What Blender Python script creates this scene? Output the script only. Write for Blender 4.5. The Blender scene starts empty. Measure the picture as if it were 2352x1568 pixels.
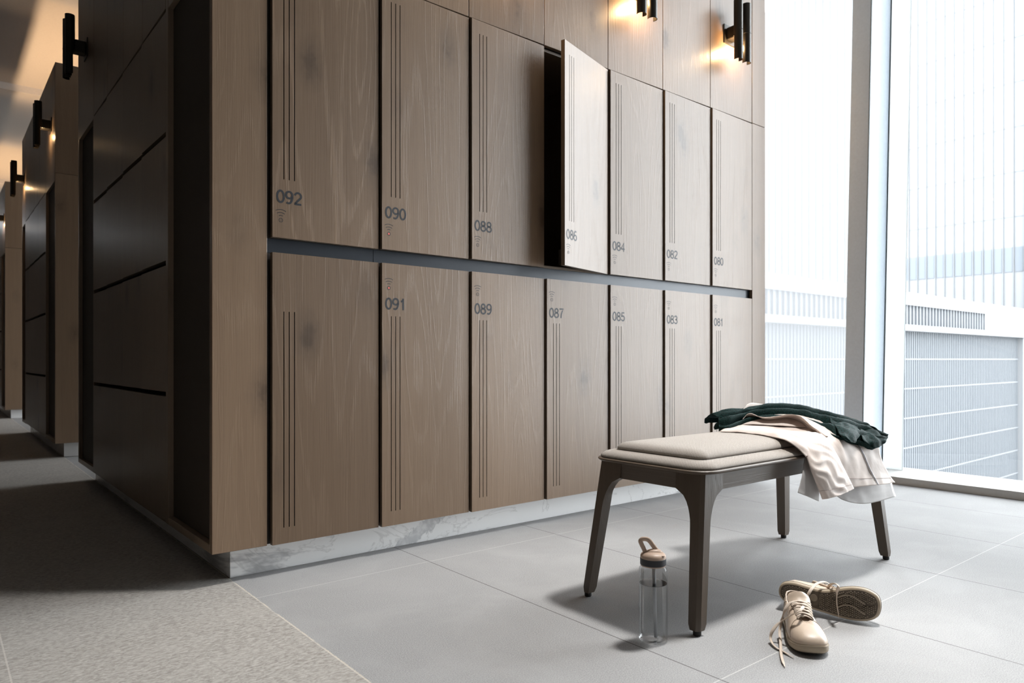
import bpy, bmesh, math, random
from mathutils import Vector, Matrix, noise
random.seed(7)
S = bpy.context.scene
COL = S.collection

# ------------------------------------------------------------------ camera, world, exposure
F_PX, TH, CX, CY, CAM_H = 1632.8, 0.8856, 1176.0, 825.3, 0.76
SN, CS = math.sin(TH), math.cos(TH)
cam = bpy.data.cameras.new('camera')
cam.sensor_width = 36.0
cam.lens = 36.0 * F_PX / 2352.0
cam.shift_y = (CY - 784.0) / 2352.0
cam.clip_end = 500
cam.dof.use_dof = True
cam.dof.focus_distance = 2.5
cam.dof.aperture_fstop = 5.0
cam_o = bpy.data.objects.new('camera', cam)
COL.objects.link(cam_o)
cam_o.location = (0, 0, CAM_H)
cam_o.rotation_euler = (math.pi / 2, 0, TH - math.pi / 2)
S.camera = cam_o

W = bpy.data.worlds.new('overcast_sky')
S.world = W
W.use_nodes = True
bg = W.node_tree.nodes['Background']
bg.inputs['Color'].default_value = (0.93, 0.965, 1.0, 1)
bg.inputs['Strength'].default_value = 14.5

S.view_settings.view_transform = 'Standard'
S.view_settings.look = 'None'
S.view_settings.exposure = 0.0
S.view_settings.gamma = 1.0
S.view_settings.use_curve_mapping = False

def portal(y0, y1, z0, z1, x):
    l = bpy.data.lights.new('daylight_portal', 'AREA')
    l.shape = 'RECTANGLE'
    l.size, l.size_y = z1 - z0, y1 - y0
    l.cycles.is_portal = True
    o = bpy.data.objects.new('daylight_portal', l)
    COL.objects.link(o)
    o.location = (x, (y0 + y1) / 2, (z0 + z1) / 2)
    o.rotation_euler = (0, math.pi / 2, 0)
WIN_X = 4.85
WIN_Y0 = -0.56
WIN_Y1 = 12.94
CEIL = 3.5
HIGH = 4.2                     # the taller bay in front of the lockers
portal(WIN_Y0, WIN_Y1, 0.05, HIGH, WIN_X + 0.35)

# the ceiling downlight above the bench: its shadows of the seat, the legs and the block corner place it
DL_POS, DL_AIM = Vector((2.90, 0.95, 4.16)), Vector((1.1, 1.25, 0.0))
dl = bpy.data.lights.new('downlight_beam', 'SPOT')
dl.energy = 1000.0
dl.color = (1.0, 0.985, 0.96)
dl.spot_size = math.radians(53)
dl.spot_blend = 0.9
dl.shadow_soft_size = 0.24
dl_o = bpy.data.objects.new('downlight_beam', dl)
COL.objects.link(dl_o)

def at(px, py, X=None, Y=None, Z=None):
    """a point of the photographed place: the ray of a picture point met with one world plane"""
    k = (px - CX) / F_PX
    r = Vector((CS + k * SN, SN - k * CS, -(py - CY) / F_PX))
    d = X / r.x if X is not None else (Y / r.y if Y is not None else (Z - CAM_H) / r.z)
    return Vector((r.x * d, r.y * d, CAM_H + r.z * d))

# ------------------------------------------------------------------ materials
def new_mat(name):
    m = bpy.data.materials.new(name)
    m.use_nodes = True
    nt = m.node_tree
    return m, nt, nt.nodes['Principled BSDF']

class NT:
    def __init__(s, nt): s.nt = nt
    def n(s, t, **kw):
        nd = s.nt.nodes.new(t)
        for k, v in kw.items(): setattr(nd, k, v)
        return nd
    def l(s, a, b): s.nt.links.new(a, b)
    def val(s, sock, v):
        if hasattr(v, 'is_linked') or isinstance(v, bpy.types.NodeSocket): s.l(v, sock)
        else: sock.default_value = v
    def math(s, op, a, b=0.0, c=0.0, clamp=False):
        nd = s.n('ShaderNodeMath', operation=op)
        nd.use_clamp = clamp
        s.val(nd.inputs[0], a); s.val(nd.inputs[1], b); s.val(nd.inputs[2], c)
        return nd.outputs[0]
    def vmul(s, v, sc):
        nd = s.n('ShaderNodeVectorMath', operation='MULTIPLY')
        s.val(nd.inputs[0], v); nd.inputs[1].default_value = sc
        return nd.outputs[0]
    def vadd(s, a, b):
        nd = s.n('ShaderNodeVectorMath', operation='ADD')
        s.val(nd.inputs[0], a); s.val(nd.inputs[1], b)
        return nd.outputs[0]
    def noise(s, v, scale, detail=3, rough=0.5, dist=0.0):
        nd = s.n('ShaderNodeTexNoise')
        s.l(v, nd.inputs['Vector'])
        nd.inputs['Scale'].default_value = scale
        nd.inputs['Detail'].default_value = detail
        nd.inputs['Roughness'].default_value = rough
        nd.inputs['Distortion'].default_value = dist
        return nd.outputs['Fac']
    def mix(s, fac, a, b, mode='MIX'):
        nd = s.n('ShaderNodeMix', data_type='RGBA', blend_type=mode)
        s.val(nd.inputs['Factor'], fac)
        for i, v in ((6, a), (7, b)):
            if isinstance(v, tuple): nd.inputs[i].default_value = (*v, 1) if len(v) == 3 else v
            else: s.l(v, nd.inputs[i])
        return nd.outputs[2]
    def step(s, v, lo, hi, a=0.0, b=1.0):
        nd = s.n('ShaderNodeMapRange', interpolation_type='SMOOTHSTEP')
        s.val(nd.inputs['Value'], v)
        nd.inputs['From Min'].default_value = lo; nd.inputs['From Max'].default_value = hi
        nd.inputs['To Min'].default_value = a; nd.inputs['To Max'].default_value = b
        return nd.outputs['Result']
    def obj(s): return s.n('ShaderNodeTexCoord').outputs['Object']
    def rnd(s): return s.n('ShaderNodeObjectInfo').outputs['Random']
    def bump(s, h, strength, dist, bsdf):
        b = s.n('ShaderNodeBump')
        b.inputs['Strength'].default_value = strength
        b.inputs['Distance'].default_value = dist
        s.l(h, b.inputs['Height'])
        s.l(b.outputs['Normal'], bsdf.inputs['Normal'])

def plain(name, col, rough=0.5, metal=0.0, spec=0.5, bump=None):
    m, nt, b = new_mat(name)
    t = NT(nt)
    v = t.obj()
    n = t.noise(v, 60.0, 3)
    t.l(t.mix(n, tuple(c * 0.93 for c in col), tuple(min(1, c * 1.06) for c in col)), b.inputs['Base Color'])
    b.inputs['Roughness'].default_value = rough
    b.inputs['Metallic'].default_value = metal
    b.inputs['Specular IOR Level'].default_value = spec
    if bump: t.bump(t.noise(v, bump[0], 4), bump[1], bump[2], b)
    return m

def oak(name, c0, c1, grain=0.5, rough=0.38, knots=0.75, line=0.12, spec=0.5, axis='z'):
    m, nt, b = new_mat(name)
    t = NT(nt)
    r = t.rnd()
    off = t.n('ShaderNodeCombineXYZ')
    t.l(t.math('MULTIPLY', r, 37.0), off.inputs[0]); t.l(t.math('MULTIPLY', r, 61.0), off.inputs[1]); t.l(t.math('MULTIPLY', r, 23.0), off.inputs[2])
    v0 = t.obj()
    if axis != 'z':
        sp = t.n('ShaderNodeSeparateXYZ'); t.l(v0, sp.inputs[0])
        cb_ = t.n('ShaderNodeCombineXYZ')
        for k_, q_ in enumerate((2, 1, 0) if axis == 'x' else (0, 2, 1)): t.l(sp.outputs[q_], cb_.inputs[k_])
        v0 = cb_.outputs[0]
    p = t.vadd(v0, off.outputs[0])
    wob = t.noise(t.vmul(p, (2.2, 2.2, 1.3)), 1.0, 2)
    fine = t.noise(t.vmul(p, (240, 240, 5.0)), 1.0, 3, 0.6)
    med = t.noise(t.vmul(p, (30, 30, 1.1)), 1.0, 4, 0.55, 0.3)
    big = t.noise(t.vmul(p, (3.4, 3.4, 0.55)), 1.0, 2)
    ring_n = t.noise(t.vmul(p, (3.6, 3.6, 0.42)), 1.0, 1.3, 0.4, 0.25)
    ring = t.math('SINE', t.math('ADD', t.math('MULTIPLY', ring_n, 150.0), t.math('MULTIPLY', med, 4.0)))
    ring = t.step(ring, 0.55, 1.0)
    ring = t.math('MULTIPLY', ring, t.step(fine, 0.35, 0.6))
    lw = t.math('MULTIPLY', t.step(t.math('FRACT', t.math('MULTIPLY', r, 7.31)), 0.3, 1.0, 0.25, 1.0), line)
    fac = t.math('ADD', t.math('MULTIPLY', med, 0.75), t.math('MULTIPLY', big, 0.55))
    fac = t.math('SUBTRACT', fac, 0.15)
    col = t.mix(fac, c0, c1)
    col = t.mix(t.math('MULTIPLY', t.step(fine, 0.48, 0.72), grain * 0.36), col, tuple(c * 0.62 for c in c0))
    col = t.mix(t.math('MULTIPLY', ring, lw), col, tuple(min(1, c * 1.35) for c in c1))
    tone = t.step(t.math('FRACT', t.math('MULTIPLY', r, 3.77)), 0.0, 1.0, 0.9, 1.07)
    # grey-brown knots with a darker heart
    kp = t.vmul(p, (3.8, 3.8, 2.1))
    kw = t.n('ShaderNodeTexNoise'); t.l(t.vmul(p, (9, 9, 6)), kw.inputs['Vector']); kw.inputs['Detail'].default_value = 2
    kwv = t.vmul(kw.outputs['Color'], (0.13, 0.13, 0.13))
    vo = t.n('ShaderNodeTexVoronoi'); t.l(t.vadd(kp, kwv), vo.inputs['Vector']); vo.inputs['Scale'].default_value = 1.0
    dk = vo.outputs['Distance']
    halo = t.math('MULTIPLY', t.step(dk, 0.30, 0.06), 0.50 * knots)
    heart = t.math('MULTIPLY', t.step(dk, 0.15, 0.05), 0.65 * knots)
    col = t.mix(halo, col, (c0[0] * 0.50, c0[1] * 0.54, c0[2] * 0.62))
    col = t.mix(heart, col, (c0[0] * 0.28, c0[1] * 0.28, c0[2] * 0.30))
    mul = t.n('ShaderNodeVectorMath', operation='SCALE'); t.l(col, mul.inputs[0]); t.l(tone, mul.inputs['Scale'])
    t.l(mul.outputs[0], b.inputs['Base Color'])
    b.inputs['Roughness'].default_value = rough
    b.inputs['Specular IOR Level'].default_value = spec
    t.bump(t.math('ADD', fine, t.math('MULTIPLY', ring, 0.5)), 0.18, 0.002, b)
    return m

M = {}
M['oak'] = oak('limed_oak', (0.155, 0.099, 0.060), (0.220, 0.150, 0.097))
M['oak_bold'] = oak('limed_oak_bold_grain', (0.122, 0.077, 0.046), (0.172, 0.115, 0.073), line=0.55)
M['oak_edge'] = oak('oak_edge', (0.13, 0.092, 0.06), (0.18, 0.13, 0.09), knots=0.0)
M['oak_side'] = oak('oak_side', (0.20, 0.145, 0.10), (0.27, 0.20, 0.145))
M['dark_panel'] = plain('dark_brown_leather', (0.045, 0.030, 0.020), 0.7, bump=(420, 0.3, 0.002))
M['locker_inside'] = plain('dark_locker_inside', (0.035, 0.028, 0.023), 0.7)
M['slot'] = plain('dark_slot', (0.02, 0.016, 0.013), 0.8)
M['channel'] = plain('navy_metal_channel', (0.030, 0.036, 0.046), 0.40, 0.2)
M['print'] = plain('charcoal_print', (0.018, 0.020, 0.025), 0.5, spec=0.35)
M['red'] = plain('red_light', (0.75, 0.12, 0.10), 0.5)
M['bronze'] = plain('dark_bronze', (0.030, 0.026, 0.021), 0.34, 0.55)
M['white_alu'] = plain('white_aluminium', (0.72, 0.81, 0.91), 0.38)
M['sill'] = plain('pale_sill_metal', (0.58, 0.56, 0.53), 0.42)
M['gasket'] = plain('dark_gasket', (0.03, 0.04, 0.042), 0.5)
M['plaster'] = plain('ceiling_plaster', (0.60, 0.565, 0.53), 0.9)
M['wall'] = plain('brown_wall', (0.030, 0.022, 0.016), 0.7)
M['pale_wall'] = plain('pale_plaster_wall', (0.27, 0.265, 0.26), 0.8)
M['bench_wood'] = oak('bench_wood', (0.080, 0.058, 0.041), (0.120, 0.089, 0.064), knots=0.0, line=0.12, rough=0.42)
M['rail_x'] = oak('bench_wood_along', (0.080, 0.058, 0.041), (0.120, 0.089, 0.064), knots=0.0, line=0.10, rough=0.45, axis='x')
M['rail_y'] = oak('bench_wood_across', (0.080, 0.058, 0.041), (0.120, 0.089, 0.064), knots=0.0, line=0.10, rough=0.45, axis='y')
M['rubber'] = plain('black_rubber', (0.015, 0.014, 0.013), 0.7)

def floor_mat():
    m, nt, b = new_mat('stone_floor')
    t = NT(nt)
    v = t.obj()
    sp = t.n('ShaderNodeSeparateXYZ'); t.l(v, sp.inputs[0])
    x, y = sp.outputs[0], sp.outputs[1]
    # smooth grey tile
    n1 = t.noise(v, 330, 3, 0.7); n2 = t.noise(v, 3.2, 4, 0.6, 0.6); n3 = t.noise(t.vmul(v, (1, 2.6, 1)), 1.4, 5, 0.6, 1.5)
    g = t.mix(t.step(n1, 0.33, 0.68), (0.250, 0.248, 0.248), (0.405, 0.402, 0.402))
    g = t.mix(t.math('MULTIPLY', t.step(n2, 0.4, 0.75), 0.35), g, (0.43, 0.425, 0.425))
    g = t.mix(t.math('MULTIPLY', t.step(n3, 0.60, 0.78), 0.22), g, (0.34, 0.285, 0.24))
    # rough warm stone of the corridor
    w1 = t.noise(t.vmul(v, (60, 130, 60)), 1.0, 5, 0.72, 0.6); w2 = t.noise(v, 5.0, 3)
    w = t.mix(t.step(w1, 0.30, 0.68), (0.255, 0.235, 0.212), (0.485, 0.46, 0.43))
    w = t.mix(t.math('MULTIPLY', t.step(w2, 0.45, 0.7), 0.3), w, (0.46, 0.435, 0.405))
    wob = t.math('MULTIPLY', t.math('SUBTRACT', t.noise(v, 120, 2), 0.5), 0.006)
    left = t.math('LESS_THAN', t.math('ADD', x, wob), 0.800)
    col = t.mix(left, g, w)
    def joint(c, origin, pitch, half):
        q = t.math('SUBTRACT', c, origin - pitch / 2)
        q = t.math('FLOORED_MODULO', q, pitch)
        q = t.math('ABSOLUTE', t.math('SUBTRACT', q, pitch / 2))
        return t.math('LESS_THAN', q, half)
    right = t.math('SUBTRACT', 1.0, left)
    jx = t.math('MULTIPLY', joint(x, 1.452, 0.653, 0.0016), t.math('GREATER_THAN', x, 0.85))
    jy = joint(y, 2.270, 1.276, 0.0014)
    jl = t.math('MULTIPLY', joint(x, 0.147, 0.653, 0.002), left)
    je = t.math('LESS_THAN', t.math('ABSOLUTE', t.math('SUBTRACT', t.math('ADD', x, wob), 0.801)), 0.0022)
    je = t.math('MULTIPLY', je, t.step(t.noise(v, 14, 2), 0.35, 0.55))
    col = t.mix(t.math('MULTIPLY', jy, t.step(left, 0, 1, 0.6, 0.22)), col, (0.66, 0.645, 0.62))
    col = t.mix(t.math('MULTIPLY', jl, 0.6), col, (0.60, 0.565, 0.52))
    col = t.mix(t.math('MULTIPLY', je, 0.7), col, (0.66, 0.60, 0.50))
    col = t.mix(t.math('MULTIPLY', jx, 0.85), col, (0.05, 0.045, 0.042))
    t.l(col, b.inputs['Base Color'])
    rg = t.mix(left, t.mix(n1, (0.62,) * 3, (0.80,) * 3), (0.88,) * 3)
    t.l(rg, b.inputs['Roughness'])
    b.inputs['Specular IOR Level'].default_value = 0.3
    h = t.mix(left, t.math('MULTIPLY', n1, 0.5), w1)
    bm = t.n('ShaderNodeBump'); bm.inputs['Strength'].default_value = 0.35; bm.inputs['Distance'].default_value = 0.003
    t.l(h, bm.inputs['Height']); t.l(bm.outputs[0], b.inputs['Normal'])
    return m
M['floor'] = floor_mat()

def marble_mat():
    m, nt, b = new_mat('white_marble')
    t = NT(nt)
    v = t.obj()
    a = t.noise(t.vmul(v, (2.0, 2.0, 4.0)), 1.0, 5, 0.62, 1.6)
    vein = t.step(t.math('ABSOLUTE', t.math('SUBTRACT', a, 0.56)), 0.016, 0.0)
    c = t.noise(t.vmul(t.vadd(v, (0.75, 0, 0)), (1.15, 1.15, 3.5)), 1.0, 5, 0.6, 1.1)
    blot = t.step(c, 0.60, 0.66)
    sp = t.n('ShaderNodeSeparateXYZ'); t.l(v, sp.inputs[0])
    # one broad slanting grey vein, as on the plinth under the second locker
    q = t.math('SUBTRACT', sp.outputs[0], t.math('ADD', t.math('MULTIPLY', sp.outputs[2], 1.7), 1.50))
    q = t.math('ADD', q, t.math('MULTIPLY', t.math('SUBTRACT', t.noise(v, 22.0, 5, 0.65), 0.5), 0.16))
    broad = t.math('MULTIPLY', t.step(t.math('ABSOLUTE', q), 0.062, 0.045), t.step(t.noise(v, 35.0, 4), 0.3, 0.6, 0.45, 1.0))
    veil = t.step(t.noise(v, 3.0, 4), 0.45, 0.8)
    col = t.mix(t.math('MULTIPLY', veil, 0.35), (0.93, 0.925, 0.915), (0.85, 0.845, 0.835))
    col = t.mix(t.math('MULTIPLY', vein, 0.30), col, (0.40, 0.385, 0.37))
    col = t.mix(t.math('MULTIPLY', blot, 0.7), col, (0.36, 0.36, 0.365))
    col = t.mix(t.math('MULTIPLY', broad, 0.62), col, (0.40, 0.405, 0.415))
    t.l(col, b.inputs['Base Color'])
    b.inputs['Roughness'].default_value = 0.28
    return m
M['marble'] = marble_mat()

def weave_mat(name, c0, c1, sc=230.0):
    m, nt, b = new_mat(name)
    t = NT(nt)
    v = t.obj()
    sp = t.n('ShaderNodeSeparateXYZ'); t.l(v, sp.inputs[0])
    wx = t.math('SINE', t.math('MULTIPLY', t.math('ADD', sp.outputs[0], sp.outputs[2]), sc * 3.6))
    wy = t.math('SINE', t.math('MULTIPLY', t.math('ADD', sp.outputs[1], sp.outputs[2]), sc * 5.0))
    wv = t.math('ADD', t.math('MULTIPLY', t.math('MULTIPLY', wx, wy), 0.5), 0.5)
    n = t.noise(v, 900, 2, 0.7)
    f = t.math('ADD', t.math('MULTIPLY', wv, 0.42), t.math('MULTIPLY', n, 0.58))
    t.l(t.mix(t.step(f, 0.2, 0.8), c0, c1), b.inputs['Base Color'])
    b.inputs['Roughness'].default_value = 0.95
    b.inputs['Specular IOR Level'].default_value = 0.15
    b.inputs['Sheen Weight'].default_value = 0.2
    t.bump(f, 0.6, 0.0018, b)
    return m
M['weave'] = weave_mat('grey_beige_weave', (0.21, 0.18, 0.155), (0.50, 0.455, 0.41))

def heather_mat():
    m, nt, b = new_mat('dark_green_heather')
    t = NT(nt)
    v = t.obj()
    n = t.noise(t.vmul(v, (420, 120, 420)), 1.0, 3, 0.65)
    n2 = t.noise(t.vmul(v, (900, 260, 500)), 1.0, 2)
    f = t.step(t.math('ADD', t.math('MULTIPLY', n, 0.7), t.math('MULTIPLY', n2, 0.3)), 0.42, 0.66)
    t.l(t.mix(f, (0.0015, 0.0055, 0.0052), (0.011, 0.050, 0.046)), b.inputs['Base Color'])
    b.inputs['Roughness'].default_value = 0.75
    b.inputs['Specular IOR Level'].default_value = 0.12
    t.bump(n2, 0.25, 0.001, b)
    return m
M['heather'] = heather_mat()
M['jacket'] = plain('pale_pink_beige_cloth', (0.60, 0.515, 0.465), 0.66, bump=(700, 0.12, 0.001))
M['jacket_in'] = plain('grey_lining_and_shade', (0.46, 0.44, 0.43), 0.7, bump=(700, 0.12, 0.001))
M['stitch'] = plain('dusky_stitching', (0.36, 0.29, 0.26), 0.8)
M['zip'] = plain('grey_zip', (0.20, 0.21, 0.24), 0.45)
M['leather'] = plain('cream_leather', (0.57, 0.455, 0.355), 0.42, bump=(260, 0.10, 0.0015))
M['sole'] = plain('cream_rubber_sole', (0.42, 0.34, 0.245), 0.6)
M['outsole'] = plain('tan_outsole', (0.105, 0.08, 0.056), 0.65)
M['tread'] = plain('tan_tread', (0.27, 0.22, 0.165), 0.65)
M['seam'] = plain('brown_seam', (0.20, 0.15, 0.105), 0.7)
M['lace'] = plain('cream_lace', (0.62, 0.52, 0.43), 0.8, bump=(1500, 0.4, 0.0008))
M['shoe_inside'] = plain('shoe_lining', (0.44, 0.34, 0.26), 0.85)
M['cap'] = plain('tan_plastic', (0.47, 0.345, 0.265), 0.45)
M['band'] = plain('black_plastic', (0.02, 0.02, 0.024), 0.5)
M['straw'] = plain('grey_plastic_straw', (0.44, 0.45, 0.46), 0.4)

def clear_mat(name, tint, edge, rough=0.03, refl=1.0):
    m, nt, b = new_mat(name)
    t = NT(nt)
    nt.nodes.remove(b)
    out = nt.nodes['Material Output']
    lw = t.n('ShaderNodeLayerWeight'); lw.inputs['Blend'].default_value = 0.35
    col = t.mix(t.step(lw.outputs['Facing'], 0.7, 1.0), tint, edge)
    tr = t.n('ShaderNodeBsdfTransparent'); t.l(col, tr.inputs[0])
    gl = t.n('ShaderNodeBsdfGlossy'); gl.inputs['Roughness'].default_value = rough
    fr = t.n('ShaderNodeFresnel'); fr.inputs['IOR'].default_value = 1.45
    mx = t.n('ShaderNodeMixShader')
    t.l(t.math('MULTIPLY', fr.outputs[0], refl), mx.inputs[0]); t.l(tr.outputs[0], mx.inputs[1]); t.l(gl.outputs[0], mx.inputs[2])
    t.l(mx.outputs[0], out.inputs['Surface'])
    return m
M['glass'] = clear_mat('window_glass', (0.975, 0.985, 0.985), (0.93, 0.95, 0.95), 0.0, 0.7)
M['bottle'] = clear_mat('grey_clear_bottle', (0.93, 0.935, 0.94), (0.78, 0.79, 0.80), 0.05, 0.35)
M['water'] = clear_mat('water', (0.965, 0.97, 0.975), (0.93, 0.935, 0.94), 0.02, 0.12)
M['water_top'] = clear_mat('water_surface', (0.55, 0.56, 0.55), (0.45, 0.46, 0.45), 0.02)

def frit_mat():
    """glass with a fine white printed veil, as on the pane beside the lockers"""
    m, nt, b = new_mat('fritted_glass')
    t = NT(nt)
    nt.nodes.remove(b)
    out = nt.nodes['Material Output']
    tr = t.n('ShaderNodeBsdfTransparent'); tr.inputs[0].default_value = (0.98, 0.99, 0.99, 1)
    tl = t.n('ShaderNodeBsdfTranslucent'); tl.inputs[0].default_value = (0.17, 0.173, 0.176, 1)
    mx = t.n('ShaderNodeMixShader'); mx.inputs[0].default_value = 0.4
    t.l(tr.outputs[0], mx.inputs[1]); t.l(tl.outputs[0], mx.inputs[2])
    t.l(mx.outputs[0], out.inputs['Surface'])
    return m
M['frit'] = frit_mat()
me_, nt_, b_ = new_mat('milky_edge_band')
nt_.nodes.remove(b_)
t_ = NT(nt_)
tl_ = t_.n('ShaderNodeBsdfTranslucent'); tl_.inputs[0].default_value = (0.50, 0.51, 0.51, 1)
t_.l(tl_.outputs[0], nt_.nodes['Material Output'].inputs['Surface'])
M['edge_band'] = me_

def glow(name, col, s):
    m, nt, b = new_mat(name)
    b.inputs['Base Color'].default_value = (*col, 1)
    b.inputs['Emission Color'].default_value = (*col, 1)
    b.inputs['Emission Strength'].default_value = s
    return m
M['bulb'] = glow('warm_bulb', (1.0, 0.66, 0.32), 40.0)
M['bulb_off'] = plain('frosted_bulb', (0.5, 0.47, 0.42), 0.4)
M['cove'] = glow('warm_cove', (1.0, 0.66, 0.34), 8.0)
M['lamp_face'] = glow('white_lamp_face', (1.0, 0.98, 0.95), 30.0)

# ------------------------------------------------------------------ mesh helpers
class MB:
    def __init__(s): s.v, s.f, s.m = [], [], []
    def add(s, vs, fs, mi=0):
        n = len(s.v)
        s.v += [Vector(p) for p in vs]
        for f in fs:
            s.f.append([n + i for i in f]); s.m.append(mi)
        return s
    def box(s, x0, x1, y0, y1, z0, z1, mi=0):
        return s.add([(x0, y0, z0), (x1, y0, z0), (x1, y1, z0), (x0, y1, z0), (x0, y0, z1), (x1, y0, z1), (x1, y1, z1), (x0, y1, z1)],
                     [(0, 3, 2, 1), (4, 5, 6, 7), (0, 1, 5, 4), (1, 2, 6, 5), (2, 3, 7, 6), (3, 0, 4, 7)], mi)
    def rings(s, rings, cap0=True, cap1=True, mi=0):
        n = len(rings[0])
        vs = [p for r in rings for p in r]
        fs = []
        for i in range(len(rings) - 1):
            for j in range(n):
                k = (j + 1) % n
                fs.append((i * n + j, i * n + k, (i + 1) * n + k, (i + 1) * n + j))
        if cap0: fs.append(tuple(reversed(range(n))))
        if cap1: fs.append(tuple((len(rings) - 1) * n + j for j in range(n)))
        return s.add(vs, fs, mi)
    def lathe(s, prof, c=(0, 0, 0), seg=40, cap0=True, cap1=True, mi=0):
        rs = [[Vector((c[0] + r * math.cos(2 * math.pi * j / seg), c[1] + r * math.sin(2 * math.pi * j / seg), c[2] + z)) for j in range(seg)] for r, z in prof]
        return s.rings(rs, cap0, cap1, mi)
    def grid(s, g, mi=0):
        nr, nc = len(g), len(g[0])
        return s.add([p for r in g for p in r], [(i * nc + j, i * nc + j + 1, (i + 1) * nc + j + 1, (i + 1) * nc + j) for i in range(nr - 1) for j in range(nc - 1)], mi)
    def tube(s, path, r, seg=10, closed=False, flat=1.0, up=(0, 0, 1), mi=0):
        """round or flattened tube along a path; r may be a list; flat = thickness/width"""
        n = len(path)
        up = Vector(up)
        rs = []
        for i in range(n):
            a = path[(i - 1) % n] if (closed or i > 0) else path[i]
            b = path[(i + 1) % n] if (closed or i < n - 1) else path[i]
            d = (Vector(b) - Vector(a)).normalized()
            sd = d.cross(up)
            if sd.length < 1e-3: sd = d.cross(Vector((0.3, 1, 0.1)))
            sd.normalize()
            nn = sd.cross(d).normalized()
            rr = r[i] if isinstance(r, (list, tuple)) else r
            rs.append([Vector(path[i]) + sd * rr * math.cos(2 * math.pi * j / seg) + nn * rr * flat * math.sin(2 * math.pi * j / seg) for j in range(seg)])
        if closed: rs.append(rs[0])
        return s.rings(rs, not closed, not closed, mi)
    def build(s, name, mats, parent=None, smooth=False, bevel=0.0, solid=0.0, local=False, sub=0, angle=None):
        me = bpy.data.meshes.new(name)
        off = Vector((0, 0, 0))
        if parent is not None and not local:
            inv = parent_matrix(parent).inverted()
            vs = [inv @ p for p in s.v]
        else: vs = s.v
        me.from_pydata([tuple(p) for p in vs], [], s.f)
        for mt in (mats if isinstance(mats, (list, tuple)) else [mats]): me.materials.append(mt)
        for p, mi in zip(me.polygons, s.m):
            p.material_index = mi
            p.use_smooth = smooth
        bmx = bmesh.new(); bmx.from_mesh(me)
        if smooth or bevel or solid: bmesh.ops.remove_doubles(bmx, verts=bmx.verts, dist=1e-5)
        bmesh.ops.recalc_face_normals(bmx, faces=bmx.faces)
        bmx.to_mesh(me); bmx.free()
        me.update()
        o = bpy.data.objects.new(name, me)
        COL.objects.link(o)
        if parent is not None: o.parent = parent
        if solid:
            q = o.modifiers.new('thickness', 'SOLIDIFY'); q.thickness = solid; q.offset = 0
        if bevel:
            q = o.modifiers.new('bevel', 'BEVEL'); q.width = bevel; q.segments = 2; q.limit_method = 'ANGLE'; q.angle_limit = 0.6
        if sub:
            q = o.modifiers.new('sub', 'SUBSURF'); q.levels = sub; q.render_levels = sub
        if angle is not None:
            me.set_sharp_from_angle(angle=angle)
        return o

def parent_matrix(o):
    m = o.matrix_basis.copy()
    while o.parent is not None:
        o = o.parent
        m = o.matrix_basis @ m
    return m

def tag(o, label=None, cat=None, group=None, kind=None):
    if label: o['label'] = label
    if cat: o['category'] = cat
    if group: o['group'] = group
    if kind: o['kind'] = kind
    return o

def thing(name, label, cat, loc=(0, 0, 0), rz=0.0, group=None, kind=None):
    o = bpy.data.objects.new(name, None)
    o.empty_display_size = 0.1
    COL.objects.link(o)
    o.location = loc
    o.rotation_euler = (0, 0, rz)
    return tag(o, label, cat, group, kind)

def copy_tree(o, parent=None):
    c = o.copy()
    COL.objects.link(c)
    if parent is not None: c.parent = parent
    for ch in list(o.children): copy_tree(ch, c)
    return c

def box(name, mat, parent, x0, x1, y0, y1, z0, z1, bevel=0.0, kind=None):
    o = MB().box(x0, x1, y0, y1, z0, z1).build(name, mat, parent, bevel=bevel)
    if kind: o['kind'] = kind
    return o

def catmull(p, n):
    out = []
    m = len(p)
    for i in range(m - 1):
        a, b, c, d = p[max(i - 1, 0)], p[i], p[i + 1], p[min(i + 2, m - 1)]
        for k in range(n):
            t = k / n
            out.append(0.5 * ((2 * b) + (c - a) * t + (2 * a - 5 * b + 4 * c - d) * t * t + (3 * b - a - 3 * c + d) * t ** 3))
    out.append(p[-1].copy())
    return out

def refine(g, nu, nv):
    rows = [catmull([Vector(p) for p in r], nv) for r in g]
    cols = [catmull([r[j] for r in rows], nu) for j in range(len(rows[0]))]
    return [[cols[j][i] for j in range(len(cols))] for i in range(len(cols[0]))]

def wrinkle(g, amp, scale, seed=0.0, stretch=(1, 1, 1), edge=True):
    nr, nc = len(g), len(g[0])
    out = []
    for i in range(nr):
        row = []
        for j in range(nc):
            p = g[i][j]
            du = g[min(i + 1, nr - 1)][j] - g[max(i - 1, 0)][j]
            dv = g[i][min(j + 1, nc - 1)] - g[i][max(j - 1, 0)]
            n = du.cross(dv)
            if n.length > 1e-9: n.normalize()
            q = Vector((p.x * stretch[0], p.y * stretch[1], p.z * stretch[2])) * scale + Vector((seed, seed * 1.7, -seed))
            f = noise.noise(q) + 0.5 * noise.noise(q * 2.1)
            row.append(p + n * amp * f)
        out.append(row)
    return out

# ------------------------------------------------------------------ the room
BX, FY = 0.719, 2.447          # side plane and front plane of the near locker block
DOOR_W, DOOR_X = 0.4277, 0.909
BR = 4.05                      # right end of the blocks
ZK, ZT = 0.114, 2.208
ZM0, ZM1 = 1.135, 1.186
TOP = 3.04
BACK_Y, LEFT_X = -1.7, -1.35

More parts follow.
